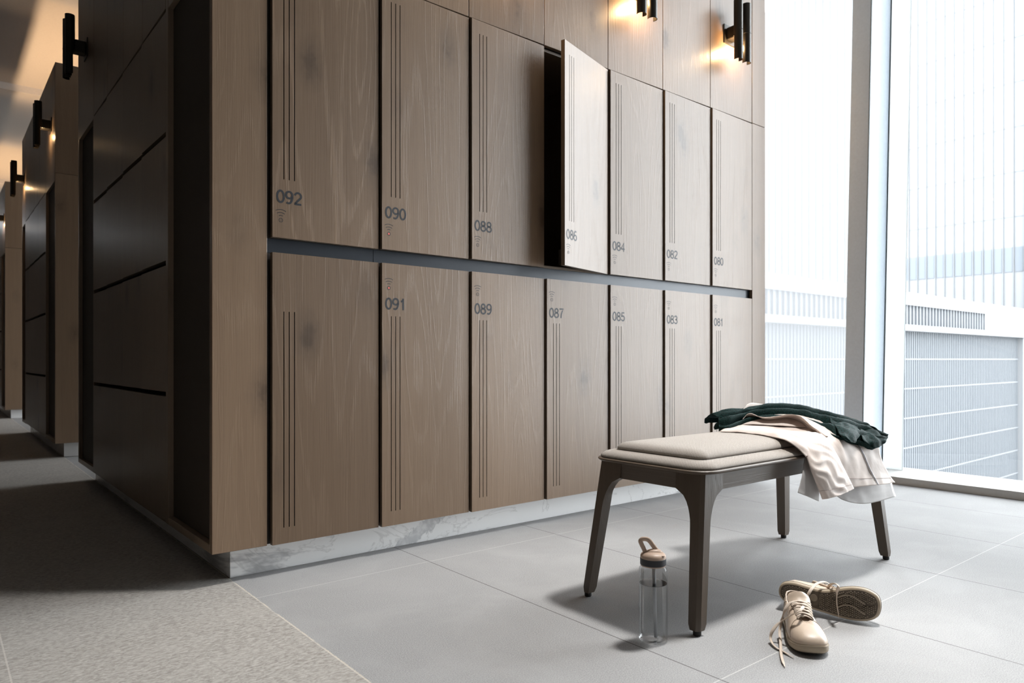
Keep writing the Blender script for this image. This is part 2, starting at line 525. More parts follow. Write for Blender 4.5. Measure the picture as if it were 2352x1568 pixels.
box('floor', M['floor'], None, LEFT_X - 0.1, 5.3, BACK_Y - 0.1, 18.0, -0.15, 0.0, kind='structure')
cb = MB()
cb.box(LEFT_X - 0.1, 5.2, BACK_Y - 0.1, 2.62, HIGH, HIGH + 0.15)
cb.box(LEFT_X - 0.1, 5.2, 2.50, 2.62, CEIL, HIGH)
cb.box(LEFT_X - 0.1, 5.05, 2.62, 18.0, CEIL + 0.07, CEIL + 0.2)
for a, b_ in ((5.20, 6.44), (8.83, 11.2), (13.6, 15.4)):
    cb.box(LEFT_X - 0.1, 5.05, a, b_, CEIL, CEIL + 0.07)
tag(cb.build('ceiling', M['plaster']), kind='structure')
box('wall_left', M['wall'], None, LEFT_X - 0.1, LEFT_X, BACK_Y, 18.0, 0, HIGH, kind='structure')
box('wall_back', M['pale_wall'], None, LEFT_X, 5.3, BACK_Y - 0.1, BACK_Y, 0, HIGH, kind='structure')
box('wall_far', M['wall'], None, LEFT_X, 5.3, 17.9, 18.0, 0, CEIL, kind='structure')
box('wall_right', M['wall'], None, 4.6, 4.9, BACK_Y, WIN_Y0 - 0.06, 0, HIGH, kind='structure')

LEAN = 0.045
def lean(mb):
    for p in mb.v: p.x += LEAN * p.z
    return mb
MUL_Y = [-0.56] + [2.14 + 2.70 * i for i in range(5)]   # centres of the window posts; the one in the picture stands at y = 2.14
for i in range(5):
    y0, y1 = MUL_Y[i] + 0.06, MUL_Y[i + 1] - 0.06
    w = thing('window_%d' % (i + 1), None, None, (4.55, (y0 + y1) / 2, 0), kind='structure')
    tag(w, 'floor-to-ceiling window right of the white post, grey building behind' if i == 0 else 'tall veiled window between the locker end and the white post' if i == 1 else 'tall window bay outside the picture')
    lean(MB().box(4.85, 4.86, y0 + 0.02, y1 - 0.02, 0.045, HIGH)).build('pane', M['glass'] if i != 1 else M['frit'], w)
    lean(MB().box(4.842, 4.8495, y1 - 0.125, y1, 0.045, HIGH)).build('edge_band', M['edge_band'], w)
    lean(MB().box(4.842, 4.8495, y0, y0 + 0.05, 0.045, HIGH)).build('edge_band', M['edge_band'], w)
    lean(MB().box(4.832, 4.85, y1 - 0.004, y1 + 0.004, 0.045, HIGH)).build('gasket', M['gasket'], w)
    lean(MB().box(4.55, 4.87, y0 - 0.12, y1, 0.0, 0.045)).build('sill', M['sill'], w, bevel=0.002)
for i in range(6):
    p = thing('trim_%d' % (i + 1), 'white square window post', None, (4.55, MUL_Y[i], 0), kind='structure')
    y0, y1 = MUL_Y[i] - 0.06, MUL_Y[i] + 0.06
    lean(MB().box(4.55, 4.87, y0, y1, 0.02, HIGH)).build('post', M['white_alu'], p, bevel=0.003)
    lean(MB().box(4.548, 4.560, y0 - 0.003, y0 + 0.001, 0.045, HIGH)).build('seam', M['gasket'], p)

# ------------------------------------------------------------------ locker blocks
def door_mesh(w, h, t, grooves, mats):
    """a slab door, hinge edge at x=0 and opening edge at x=-w, front at y=0; the narrow vertical slots are cut into its face"""
    mb = MB()
    xs = [-w, 0.0]; zs = [0.0, h]
    for gx, z0, z1 in grooves:
        xs += [-w + gx - 0.0016, -w + gx + 0.0016]; zs += [z0, z1]
    xs = sorted(set(round(x, 5) for x in xs)); zs = sorted(set(round(z, 5) for z in zs))
    def dep(x, z):
        for gx, z0, z1 in grooves:
            if abs(x - (-w + gx)) < 0.0016 and z0 < z < z1: return 0.008
        return 0.0
    nx, nz = len(xs) - 1, len(zs) - 1
    D = [[dep((xs[i] + xs[i + 1]) / 2, (zs[k] + zs[k + 1]) / 2) for k in range(nz)] for i in range(nx)]
    for i in range(nx):
        for k in range(nz):
            d = D[i][k]
            mb.add([(xs[i], d, zs[k]), (xs[i + 1], d, zs[k]), (xs[i + 1], d, zs[k + 1]), (xs[i], d, zs[k + 1])], [(0, 1, 2, 3)], 1 if d else 0)
            if d:
                for (a, b_) in (((xs[i], zs[k]), (xs[i], zs[k + 1])), ((xs[i + 1], zs[k]), (xs[i + 1], zs[k + 1])), ((xs[i], zs[k]), (xs[i + 1], zs[k])), ((xs[i], zs[k + 1]), (xs[i + 1], zs[k + 1]))):
                    mb.add([(a[0], 0, a[1]), (b_[0], 0, b_[1]), (b_[0], d, b_[1]), (a[0], d, a[1])], [(0, 1, 2, 3)], 1)
    mb.add([(-w, t, 0), (0, t, 0), (0, t, h), (-w, t, h)], [(3, 2, 1, 0)], 0)
    mb.add([(-w, 0, 0), (-w, t, 0), (-w, t, h), (-w, 0, h)], [(3, 2, 1, 0)], 2)
    mb.add([(0, 0, 0), (0, t, 0), (0, t, h), (0, 0, h)], [(0, 1, 2, 3)], 2)
    mb.add([(-w, 0, 0), (0, 0, 0), (0, t, 0), (-w, t, 0)], [(3, 2, 1, 0)], 2)
    mb.add([(-w, 0, h), (0, 0, h), (0, t, h), (-w, t, h)], [(0, 1, 2, 3)], 2)
    return mb

def carcass(w, h, d, t=0.012):
    """open-fronted box, front at y=0, x from 0 to w"""
    mb = MB()
    mb.box(0, t, 0, d, 0, h); mb.box(w - t, w, 0, d, 0, h)
    mb.box(t, w - t, 0, d, 0, t); mb.box(t, w - t, 0, d, h - t, h)
    mb.box(t, w - t, d - t, d, t, h - t)
    return mb

STROKE = 0.0105
def digit_paths(ch):
    """strokes of the plain sans-serif numerals, in a box 0.62 wide and 1 high"""
    A = lambda cx, cy, rx, ry, a0, a1, n=22: [(cx + rx * math.cos(math.radians(a0 + (a1 - a0) * i / n)), cy + ry * math.sin(math.radians(a0 + (a1 - a0) * i / n))) for i in range(n + 1)]
    if ch == '0': return [(A(.30, .5, .24, .44, 0, 360, 36), True)]
    if ch == '1': return [([(.12, .72), (.22, .76), (.30, .84), (.335, .99)], False), ([(.335, .0), (.335, .995)], False)]
    if ch == '2': return [(A(.30, .69, .235, .255, 168, -25) + [(.44, .50), (.24, .27), (.12, .13)], False), ([(.04, .065), (.55, .065)], False), ([(.10, .10), (.16, .17)], False)]
    if ch == '3': return [(A(.29, .72, .215, .225, 165, -80) + A(.29, .285, .24, .235, 80, -165), False), ([(.22, .50), (.31, .507)], False)]
    if ch == '4': return [([(.42, .0), (.42, .97), (.06, .33), (.06, .275), (.57, .275)], False)]
    if ch == '5': return [([(.52, .94), (.16, .94), (.105, .50)] , False), (A(.29, .325, .24, .265, 140, -160), False)]
    if ch == '6': return [(A(.305, .31, .235, .255, 0, 360, 30), True), (A(.36, .42, .29, .53, 62, 182), False)]
    if ch == '7': return [([(.05, .94), (.55, .94), (.40, .70), (.28, .38), (.235, .0)], False)]
    if ch == '8': return [(A(.30, .735, .195, .205, 0, 360, 30), True), (A(.30, .285, .24, .235, 0, 360, 30), True)]
    if ch == '9': return [(A(.295, .69, .235, .255, 0, 360, 30), True), (A(.24, .58, .29, .53, -118, 2), False)]

def flat_stroke(mb, pts, w, closed=False, y=-0.0006, mi=0):
    n = len(pts)
    if closed: pts = pts[:-1]; n -= 1
    L, R = [], []
    for i in range(n):
        a = pts[(i - 1) % n] if (closed or i) else pts[i]
        b_ = pts[(i + 1) % n] if (closed or i < n - 1) else pts[i]
        dx, dz = b_[0] - a[0], b_[1] - a[1]
        q = math.hypot(dx, dz) or 1
        nx, nz = -dz / q * w / 2, dx / q * w / 2
        L.append((pts[i][0] + nx, y, pts[i][1] + nz)); R.append((pts[i][0] - nx, y, pts[i][1] - nz))
    m = n if closed else n - 1
    mb.add(L + R, [(i, (i + 1) % n, n + (i + 1) % n, n + i) for i in range(m)], mi)

def number_mesh(txt, x, z, h=0.0515, wx=0.0318):
    mb = MB()
    for k, ch in enumerate(txt):
        for pts, cl in digit_paths(ch):
            sc = [(x + k * wx + (p[0] - 0.06) * 0.0500, z + 0.003 + p[1] * (h - 0.006)) for p in pts]
            flat_stroke(mb, sc, 0.0070, cl)
    return mb

def icon_mesh(x, z, red=False):
    """reader mark: ringed dot under three arcs"""
    mb = MB()
    arc = lambda r, a0, a1, n=14: [(x + r * math.cos(math.radians(a0 + (a1 - a0) * i / n)), z + r * math.sin(math.radians(a0 + (a1 - a0) * i / n))) for i in range(n + 1)]
    flat_stroke(mb, arc(0.0066, 0, 360, 24), 0.0016, True)
    flat_stroke(mb, arc(0.0008, 0, 360, 12), 0.0014, True, mi=1 if red else 0)
    if red: flat_stroke(mb, arc(0.0022, 0, 360, 16), 0.0030, True, mi=1)
    for r, s_ in ((0.0165, 26), (0.0265, 32), (0.037, 30)):
        flat_stroke(mb, arc(r, 90 + s_, 90 - s_), 0.0019)
    return mb

ORD = ['nearest the dark corner', 'second from the corner', 'third from the corner', 'fourth from the corner', 'fifth from the corner', 'sixth from the corner', 'seventh from the corner, beside the window']
UP = ['092', '090', '088', '086', '084', '082', '080']
LO = [None, '091', '089', '087', '085', '083', '081']
DW = DOOR_W - 0.010
TILT = 0.022
for row in (0, 1):
    z0, z1 = ((ZM1, ZT) if row == 0 else (ZK, ZM0))
    H = z1 - z0
    for i in range(7):
        num = (UP if row == 0 else LO)[i]
        x0 = DOOR_X + i * DOOR_W
        rowname = 'upper' if row == 0 else 'lower'
        nm = ('numbered %s' % num) if num else 'without a number'
        lab = 'limed oak locker %s in the %s row, %s' % (nm, rowname, ORD[i])
        if num == '086': lab = 'limed oak locker numbered 086 in the upper row with its door ajar'
        if num in ('090', '091'): lab = 'limed oak locker %s in the %s row with a red light in its mark' % (nm, rowname)
        lk = thing('locker', lab, 'locker', (x0, FY + 0.022, z0), 0, 'numbered oak lockers of the lit front')
        carcass(DOOR_W - 0.001, H - 0.002, 0.48).build('carcass', M['oak_edge'] if num == '086' else M['locker_inside'], lk, local=True)
        if row == 0: gr = [(gx, 1.392 - z0, 2.150 - z0) for gx in (0.041, 0.0605, 0.080)]
        else: gr = [(gx, 0.170 - z0, 0.928 - z0) for gx in (0.041, 0.0605, 0.080)]
        door = door_mesh(DW, H - 0.002, 0.020, gr, None).build('door', [M['oak_bold' if i == 0 else 'oak'], M['slot'], M['oak_edge']], lk, local=True)
        door.location = (DOOR_W - 0.001, -0.022, 0.0)
        door.rotation_euler = (0, 0, math.radians(15.6) if num == '086' else TILT)
        if num:
            zn = 1.305 if row == 0 else 0.951
            zi = 1.2475 if row == 0 else 1.0375
            number_mesh(num, -DW + 0.017, zn - z0).build('number', M['print'], door, local=True)
            icon_mesh(-DW + 0.030, zi - z0, num in ('090', '091')).build('reader_mark', [M['print'], M['red']], door, local=True)
        if num == '086':
            box('latch', M['sill'], lk, x0 + 0.33, x0 + 0.414, FY + 0.20, FY + 0.26, 1.25, 1.33, bevel=0.004)

def wall_part(name, mat, parent, *b, bevel=0.0015):
    return box(name, mat, parent, *b, bevel=bevel)

# near block: the fixed cladding around the lockers
blk = thing('locker_block', 'near oak locker block with marble plinth beside the window', 'cabinet', (BX, FY, 0))
BE = 5.20
TP = 0.02
wall_part('end_post', M['oak'], blk, BX, DOOR_X - 0.006, FY, FY + TP, ZK, TOP)
xr = DOOR_X + 7 * DOOR_W
wall_part('end_post', M['oak'], blk, xr + 0.003, BR, FY, FY + TP, ZK, ZT + 0.002)
wall_part('end_post', M['oak'], blk, xr + 0.003, BR, FY, FY + TP, ZT + 0.005, TOP)
for i in range(7):
    x0 = DOOR_X + i * DOOR_W
    wall_part('upper_panel', M['oak'], blk, x0 - (0.003 if i == 0 else -0.001), x0 + DOOR_W - 0.002, FY, FY + TP, ZT + 0.004, TOP)
box('backing', M['slot'], blk, BX + 0.035, BR - 0.03, FY + 0.505, FY + 0.52, ZK, TOP)
box('backing', M['slot'], blk, DOOR_X - 0.02, BR - 0.02, FY + TP + 0.002, FY + TP + 0.012, ZT + 0.003, TOP - 0.03)
box('side_board', M['locker_inside'], blk, DOOR_X - 0.02, DOOR_X - 0.004, FY + TP + 0.001, FY + 0.50, ZK, ZT)
box('side_board', M['locker_inside'], blk, xr + 0.004, xr + 0.02, FY + TP + 0.001, FY + 0.50, ZK, ZT)
for (xa, xb) in ((DOOR_X - 0.004, 1.3245), (1.3265, xr + 0.002)):
    box('handle_channel', M['channel'], blk, xa, xb, FY + 0.024, FY + 0.034, ZM0 - 0.0005, ZM1 - 0.001)
wall_part('end_panel', M['oak'], blk, BR - 0.02, BR, FY + TP, BE, ZK, TOP)
wall_part('rear_panel', M['oak_side'], blk, BX, BR - 0.021, BE - 0.02, BE, ZK, TOP)
wall_part('top', M['oak_side'], blk, BX + 0.001, BR - 0.021, FY + TP + 0.001, BE - 0.021, TOP - 0.02, TOP)
box('base_board', M['oak_edge'], blk, BX + 0.002, BR - 0.021, FY + 0.53, BE - 0.021, ZK, ZK + 0.006)

def side_cladding(root, bx, ys, zt, mats=(M['oak_side'], M['dark_panel'])):
    """corridor side of a block: framed dark recess, four columns of lockers, framed dark recess"""
    y0, ya, yb, yc, yd, y1 = ys
    o, d = mats
    zn = 2.135
    T = 0.02
    wall_part('side_edge', o, root, bx, bx + T, y0 + T + 0.001, ya, ZK, zt)
    for (p, q) in ((ya, yb), (yc, yd)):
        box('recess_panel', d, root, bx + 0.020, bx + 0.030, p, q, ZK + 0.03, zn)
        wall_part('recess_frame', o, root, bx, bx + 0.03, p, q, ZK, ZK + 0.028)
        wall_part('upper_side_panel', o, root, bx, bx + T, p + 0.002, q - 0.002, zn, zt)
    wall_part('jamb', o, root, bx, bx + 0.03, yb, yb + 0.035, ZK, zt)
    wall_part('jamb', o, root, bx, bx + 0.03, yc - 0.014, yc, ZK, zt)
    wall_part('side_edge', o, root, bx, bx + T, yd, y1 - T - 0.001, ZK, zt)
    a, b_ = yb + 0.037, yc - 0.016
    cw = (b_ - a) / 4
    for k in range(4):
        wall_part('upper_side_panel', o, root, bx, bx + T, a + k * cw + 0.001, a + (k + 1) * cw - 0.001, 2.150, zt)
    box('side_backing', M['slot'], root, bx + T + 0.002, bx + T + 0.012, a, b_, 2.145, zt - 0.03)
    return a, cw

ROWS = [(1.662, 2.136), (1.152, 1.642), (0.632, 1.132), (0.122, 0.613)]
def side_lockers(root, bx, a, cw, where, grp):
    proto = None
    rn = ['top', 'second', 'third', 'bottom']
    cn = ['first', 'second', 'third', 'last']
    for k in range(4):
        for r, (z0, z1) in enumerate(ROWS):
            lab = 'shaded corridor locker of the %s block, %s row, %s column from its front' % (where, rn[r], cn[k])
            loc = (bx + 0.021, a + (k + 1) * cw, z0)
            lk = thing('locker', lab, 'locker', loc, -math.pi / 2, grp)
            h = z1 - z0
            # local +x runs towards the front of the block, local +y into it
            carcass(cw - 0.001, h, 0.42).build('carcass', M['locker_inside'], lk, local=True)
            d = door_mesh(cw - 0.005, h, 0.018, [], None).build('door', [M['oak_side'], M['slot'], M['oak_edge']], lk, local=True)
            d.location = (cw - 0.001, -0.020, 0)
            d.rotation_euler = (0, 0, 0.013)

a, cw = side_cladding(blk, BX, (FY, FY + 0.027, 3.009, 4.66, 5.17, BE), TOP)
side_lockers(blk, BX, a, cw, 'near', 'dark lockers on the near corridor side')

# the blocks behind, along the corridor
def far_block(label, bx, y0, ys, top, with_lockers, where):
    b = thing('locker_block', label, 'cabinet', (bx, y0, 0))
    y1 = ys[-1]
    zj = 2.19
    wall_part('end_post', M['oak'], b, bx, bx + 0.19, y0, y0 + TP, ZK, zj)
    wall_part('end_post', M['oak'], b, bx, bx + 0.19, y0, y0 + TP, zj + 0.003, top)
    wall_part('front_panel', M['oak'], b, bx + 0.196, BR, y0, y0 + TP, ZK, zj)
    wall_part('front_panel', M['oak'], b, bx + 0.193, BR, y0, y0 + TP, zj + 0.003, top)
    wall_part('end_panel', M['oak'], b, BR - 0.02, BR, y0 + TP, y1, ZK, top)
    wall_part('rear_panel', M['oak_side'], b, bx, BR - 0.021, y1 - 0.02, y1, ZK, top)
    wall_part('top', M['oak_side'], b, bx + 0.035, BR - 0.021, y0 + TP + 0.001, y1 - 0.021, 2.56, 2.58)
    box('backing', M['slot'], b, bx + 0.50, bx + 0.515, y0 + TP + 0.002, y1 - 0.03, ZK, 2.558)
    # warm cove light lying in the open top
    box('cove_light', M['cove'], b, bx + 0.06, bx + 0.10, y0 + 0.12, y1 - 0.12, 2.60, 2.62)
    l = bpy.data.lights.new('cove_glow', 'AREA'); l.shape = 'RECTANGLE'; l.size, l.size_y = 0.05, y1 - y0 - 0.24
    l.energy = 19.0; l.color = (1.0, 0.66, 0.38)
    o = bpy.data.objects.new('cove_glow', l); COL.objects.link(o); o.parent = b
    o.location = (0.10, (y1 - y0) / 2, 2.63); o.rotation_euler = (math.pi, 0, 0)
    a, cw = side_cladding(b, bx, ys, top)
    if with_lockers: side_lockers(b, bx, a, cw, where, 'dark lockers on the %s corridor side' % where)
    return b
far_block('second oak locker block behind the near one along the corridor', 0.737, 6.434, (6.434, 6.46, 7.0, 8.64, 8.95, 8.985), TOP, True, 'second')
far_block('farthest oak locker block at the picture edge of the corridor', 0.733, 11.14, (11.14, 11.166, 11.7, 13.3, 13.75, 13.8), TOP, True, 'farthest')

for nm, x0, y0, y1 in (('baseboard_near', 0.804, 2.532, BE - 0.06), ('baseboard_middle', 0.804, 6.518, 8.92), ('baseboard_far', 0.800, 11.226, 13.7)):
    box(nm, M['marble'], None, x0, BR - 0.08, y0, y1, 0.0, ZK - 0.001, bevel=0.002, kind='structure')

# ------------------------------------------------------------------ wall sconces
WARM = (1.0, 0.64, 0.32)
def sconce(label, loc, rz, power, up_power, lit=True):
    """square plate, bracket and a pair of half-open tubes; local -y points away from the wall, origin on the wall at plate centre"""
    s_ = thing('wall_sconce', label, 'wall lamp', loc, rz, 'bronze wall sconces')
    MB().box(-0.056, 0.056, -0.006, 0, -0.055, 0.056).build('back_plate', M['bronze'], s_, bevel=0.001, local=True)
    MB().box(-0.036, 0.036, -0.075, -0.006, -0.034, 0.036).build('bracket', M['bronze'], s_, bevel=0.006, local=True)
    R_, T_ = 0.026, 0.0025
    for sx in (-0.0415, 0.0415):
        cy = -0.090
        mb = MB()
        def half(z0, z1, a0, a1, n=20):
            o0, o1, i0, i1 = [], [], [], []
            for k in range(n + 1):
                t = math.radians(a0 + (a1 - a0) * k / n)
                for L, rr, z in ((o0, R_, z0), (o1, R_, z1), (i0, R_ - T_, z0), (i1, R_ - T_, z1)):
                    L.append(Vector((sx + rr * math.cos(t), cy + rr * math.sin(t), z)))
            mb.grid([o0, o1]); mb.grid([i1, i0]); mb.grid([o1, i1]); mb.grid([i0, o0])
            for e in (0, n): mb.add([o0[e], o1[e], i1[e], i0[e]], [(0, 1, 2, 3)])
        half(-0.180, -0.040, 150, 390)      # lower shell open towards the wall
        half(-0.040, 0.165, 90, 450)        # closed upper tube
        mb.build('tube', M['bronze'], s_, smooth=True, local=True, angle=0.6)
        MB().lathe([(0.0255, 0.0), (0.0268, 0.001), (0.0268, 0.003), (0.0255, 0.004)], (sx, cy, -0.012), 24).build('joint_ring', M['slot'], s_, local=True)
        MB().lathe([(0.003, -0.030), (0.010, -0.026), (0.0125, -0.012), (0.010, 0.004), (0.007, 0.012)], (sx, cy, -0.070), 16).build('bulb', M['bulb'] if lit else M['bulb_off'], s_, smooth=True, local=True)
    if not lit: return s_
    def lamp(n, kind, pos, pw, rot=None, **kw):
        l = bpy.data.lights.new(n, kind)
        l.energy = pw; l.color = WARM
        for k, v in kw.items(): setattr(l, k, v)
        o = bpy.data.objects.new(n, l); COL.objects.link(o); o.parent = s_
        o.location = pos
        if rot: o.rotation_euler = rot
    lamp('lamp_light', 'POINT', (0, -0.062, -0.085), power, shadow_soft_size=0.008)
    lamp('lamp_uplight', 'SPOT', (0, -0.090, 0.17), up_power, (math.pi, 0, 0), spot_size=math.radians(60), spot_blend=0.7, shadow_soft_size=0.02)
    return s_
SP, SU = 5.0, 2.0
sconce('bronze wall sconce beside the window on the upper panel of the seventh locker', (3.660, FY, 2.675), 0, SP, SU)
sconce('bronze wall sconce cut by the picture top above the fifth locker', (2.810, FY, 2.675), 0, SP, SU)
sconce('bronze wall sconce above the third locker, out of sight but for its glow', (1.955, FY, 2.675), 0, SP, SU)
sconce('dark wall sconce on the rear end of the near block, largest along the corridor', (BX, 4.90, 2.610), -math.pi / 2, 0, 0, False)
sconce('lit wall sconce on the front end of the second block', (0.737, 6.68, 2.610), -math.pi / 2, 1.0, SU)
sconce('lit wall sconce on the rear end of the second block', (0.737, 8.76, 2.595), -math.pi / 2, 1.0, SU)
sconce('lit wall sconce on the farthest block, cut by the picture edge', (0.733, 11.35, 2.595), -math.pi / 2, 1.0, SU)
# recessed ceiling downlight
dlt = thing('ceiling_downlight', 'round ceiling downlight above the bench, out of the picture', 'ceiling lamp', (DL_POS.x, DL_POS.y, HIGH))
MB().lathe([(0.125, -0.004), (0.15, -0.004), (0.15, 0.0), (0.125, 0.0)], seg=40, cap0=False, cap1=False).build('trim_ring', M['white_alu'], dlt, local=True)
MB().lathe([(0.122, -0.001), (0.122, -0.0005)], seg=40).build('lamp_face', M['lamp_face'], dlt, local=True)
dl_o.parent = dlt
dl_o.location = (0, 0, DL_POS.z - HIGH)
dl_o.rotation_euler = (DL_AIM - DL_POS).to_track_quat('-Z', 'Y').to_euler()

# ------------------------------------------------------------------ bench
BC = (2.226, 1.405)
HX, HY = 0.574, 0.222
bench = thing('bench', 'dark wood bench with grey-beige padded seat on the tiled floor', 'bench', (BC[0], BC[1], 0))
def rrect(hx, hy, r, z, n=10):
    pts = []
    for cx, cy, a0 in ((hx - r, hy - r, 0), (-hx + r, hy - r, 90), (-hx + r, -hy + r, 180), (hx - r, -hy + r, 270)):
        for k in range(n + 1):
            t = math.radians(a0 + 90 * k / n)
            pts.append(Vector((cx + r * math.cos(t), cy + r * math.sin(t), z)))
    return pts
MB().rings([rrect(HX - 0.006, HY - 0.006, 0.066, 0.4365), rrect(HX, HY, 0.072, 0.441), rrect(HX, HY, 0.072, 0.4445), rrect(HX - 0.003, HY - 0.003, 0.069, 0.447)]).build('seat_board', M['rail_x'], bench, local=True, smooth=True, angle=0.7)
def cushion(hx, hy, r, z, h):
    prof = [(0.004, 0.0), (0.0, 0.10), (0.0, 0.25), (0.004, 0.48), (0.012, 0.70), (0.024, 0.86), (0.040, 0.95), (0.07, 1.0), (0.10, 1.01)]
    return MB().rings([rrect(hx - a_, hy - a_, max(r - a_ * 0.6, 0.012), z + h * b_) for a_, b_ in prof])
cushion(HX - 0.008, HY - 0.008, 0.066, 0.447, 0.024).build('lower_cushion', M['weave'], bench, local=True, smooth=True)
cushion(HX - 0.058, HY - 0.050, 0.035, 0.4705, 0.027).build('upper_cushion', M['weave'], bench, local=True, smooth=True)
AX, AY = HX - 0.027, HY - 0.022
ap = MB()
for s_ in (-1, 1):
    ap = MB().box(-AX + 0.05, AX - 0.05, s_ * AY - (0.02 if s_ > 0 else 0), s_ * AY + (0.02 if s_ < 0 else 0), 0.386, 0.4365)
    ap.build('long_rail', M['rail_x'], bench, local=True)
    ap = MB().box(s_ * AX - (0.02 if s_ > 0 else 0), s_ * AX + (0.02 if s_ < 0 else 0), -AY + 0.05, AY - 0.05, 0.386, 0.4365)
    ap.build('end_rail', M['rail_y'], bench, local=True)
def leg(sx, sy):
    rings = []
    n = 26
    for i in range(n + 1):
        z = 0.014 + (0.4366 - 0.014) * i / n
        u = 1 - z / 0.4366
        ox, oy = AX + 0.062 * u, AY + 0.028 * u             # outer corner, splayed
        t = 0.034 + 0.008 * (z / 0.4366)
        if z >= 0.386: w = 0.095
        elif z > 0.290:
            q = (0.386 - z) / 0.096
            w = t + (0.095 - t) * (1 - math.sqrt(max(0, 1 - (1 - q) ** 2))) if q < 1 else t
        else: w = t
        w = max(w, t + 0.0004)
        c = 0.010
        if i == 0: ox -= 0.003; oy -= 0.003; w -= 0.006; t -= 0.006
        P = [(ox - c, oy), (ox - w, oy), (ox - w, oy - t * 0.8), (ox - t, oy - t), (ox - t * 0.8, oy - w), (ox, oy - w), (ox, oy - c)]
        rings.append([Vector((sx * p[0], sy * p[1], z)) for p in P])
    o = MB().rings(rings).build('leg', M['bench_wood'], bench, local=True, smooth=True, angle=0.5)
    MB().lathe([(0.010, 0), (0.0115, 0.002), (0.0115, 0.014)], (sx * (AX + 0.060 - 0.017), sy * (AY + 0.027 - 0.017), 0.0), 16).build('foot_glide', M['rubber'], o, local=True)
for sx in (-1, 1):
    for sy in (-1, 1): leg(sx, sy)

# ------------------------------------------------------------------ jacket and shirt lying over the bench
def gpx(rows): return [[at(px, py, Y=y) for px, py, y in r] for r in rows]
jk = thing('jacket', 'pale pink-beige jacket draped over the window end of the bench seat', 'jacket', (2.55, 1.3, 0.48))
def cloth(name, g, mat, nu=7, nv=7, amp=0.004, sc=22, seed=0.0, stretch=(1, 1, 1), parent=None, solid=0.0018, pre=False):
    if not pre: g = refine(g, nu, nv)
    if amp: g = wrinkle(g, amp, sc, seed, stretch)
    return MB().grid(g).build(name, mat, parent or jk, smooth=True, solid=solid)
front = gpx([
    [(1826, 953, 1.40), (1880, 968, 1.335), (1930, 990, 1.222), (1975, 1002, 1.195), (2010, 1014, 1.172)],
    [(1862, 979, 1.30), (1907, 990, 1.238), (1945, 1008, 1.203), (1985, 1018, 1.172), (2018, 1028, 1.162)],
    [(1893, 1004, 1.203), (1925, 1015, 1.180), (1960, 1026, 1.168), (1995, 1036, 1.160), (2021, 1044, 1.157)],
    [(1916, 1040, 1.163), (1945, 1045, 1.157), (1975, 1050, 1.154), (2003, 1055, 1.152), (2029, 1064, 1.155)],
    [(1938, 1080, 1.153), (1965, 1083, 1.148), (1990, 1084, 1.146), (2015, 1086, 1.147), (2041, 1087, 1.154)],
    [(1955, 1119, 1.148), (1980, 1117, 1.140), (2008, 1114, 1.136), (2030, 1112, 1.137), (2053, 1108, 1.147)]])
fr = wrinkle(wrinkle(refine(front, 8, 8), 0.0038, 20, 3.0, (1, 1, 0.35)), 0.0012, 55, 8.0, (1, 1, 0.5))
cloth('front_panel', fr, M['jacket'], amp=0, pre=True)
# zip: a fine tape following the front panel between its second and third columns from the right
def along(g, v):
    j = v * (len(g[0]) - 1); j0 = int(j); f_ = j - j0
    return [r[j0].lerp(r[min(j0 + 1, len(r) - 1)], f_) for r in g]
zl = along(fr, 0.60)
zl = [p + Vector((-0.0012, -0.0030, 0.0018)) for p in zl][len(zl) // 3:]
MB().tube(zl, 0.0028, 8, flat=0.5, up=(0.3, -1, 0.3)).build('zip', M['zip'], jk, smooth=True)
hm = along([list(r) for r in zip(*fr)], 0.88)
hm = [p + Vector((-0.0006, -0.0016, 0.0)) for p in hm]
MB().tube(hm, 0.0007, 6, up=(0, -1, 0)).build('hem_stitch', M['stitch'], jk, smooth=True)
# sleeve: a flattened tube hanging over the seat edge
sl = [((1806, 1003, 1.258), (1890, 1000, 1.222)), ((1830, 1018, 1.206), (1905, 1020, 1.184)), ((1850, 1044, 1.166), (1921, 1046, 1.155)), ((1863, 1080, 1.142), (1937, 1078, 1.142)),
      ((1877, 1115, 1.134), (1950, 1103, 1.137)), ((1889, 1146, 1.130), (1957, 1119, 1.136))]
cl = [[at(*l_[:2], Y=l_[2]), at(*r_[:2], Y=r_[2])] for l_, r_ in sl]
L_ = catmull([c_[0] for c_ in cl], 12); R_ = catmull([c_[1] for c_ in cl], 12)
rings = []
nn = len(L_)
for i in range(nn):
    a_, b_ = L_[i], R_[i]
    t_ = (L_[min(i + 1, nn - 1)] - L_[max(i - 1, 0)] + R_[min(i + 1, nn - 1)] - R_[max(i - 1, 0)]).normalized()
    ac = (b_ - a_)
    nrm = ac.cross(t_).normalized()
    if nrm.y > 0: nrm = -nrm
    w_ = ac.length / 2
    c_ = (a_ + b_) / 2
    ring = []
    bul = 0.016 + 0.006 * i / nn
    for k in range(48):
        t = 2 * math.pi * k / 48
        p = c_ + ac * 0.5 * math.cos(t) + nrm * bul * math.sin(t) * (1 if math.sin(t) > 0 else 0.25)
        q_ = (p.x * 0.55 + p.z * 0.85) * 95 + 4.0 * noise.noise(Vector((p.x * 14, p.y * 9, p.z * 9)))
        cr = 1 - abs(math.sin(q_)) * 2
        wt = 0.35 + 0.65 * max(0, noise.noise(Vector((p.x * 16 + 3, 2.0, p.z * 13))) + 0.35)
        f_ = 0.7 * cr * wt + 0.8 * noise.noise(Vector((p.x * 30 + 5, p.y * 20, p.z * 22)))
        ring.append(p + nrm * f_ * 0.0058 * max(0, math.sin(t)))
    rings.append(ring)
MB().rings(rings, False, False).build('sleeve', M['jacket'], jk, smooth=True, solid=0.0018)
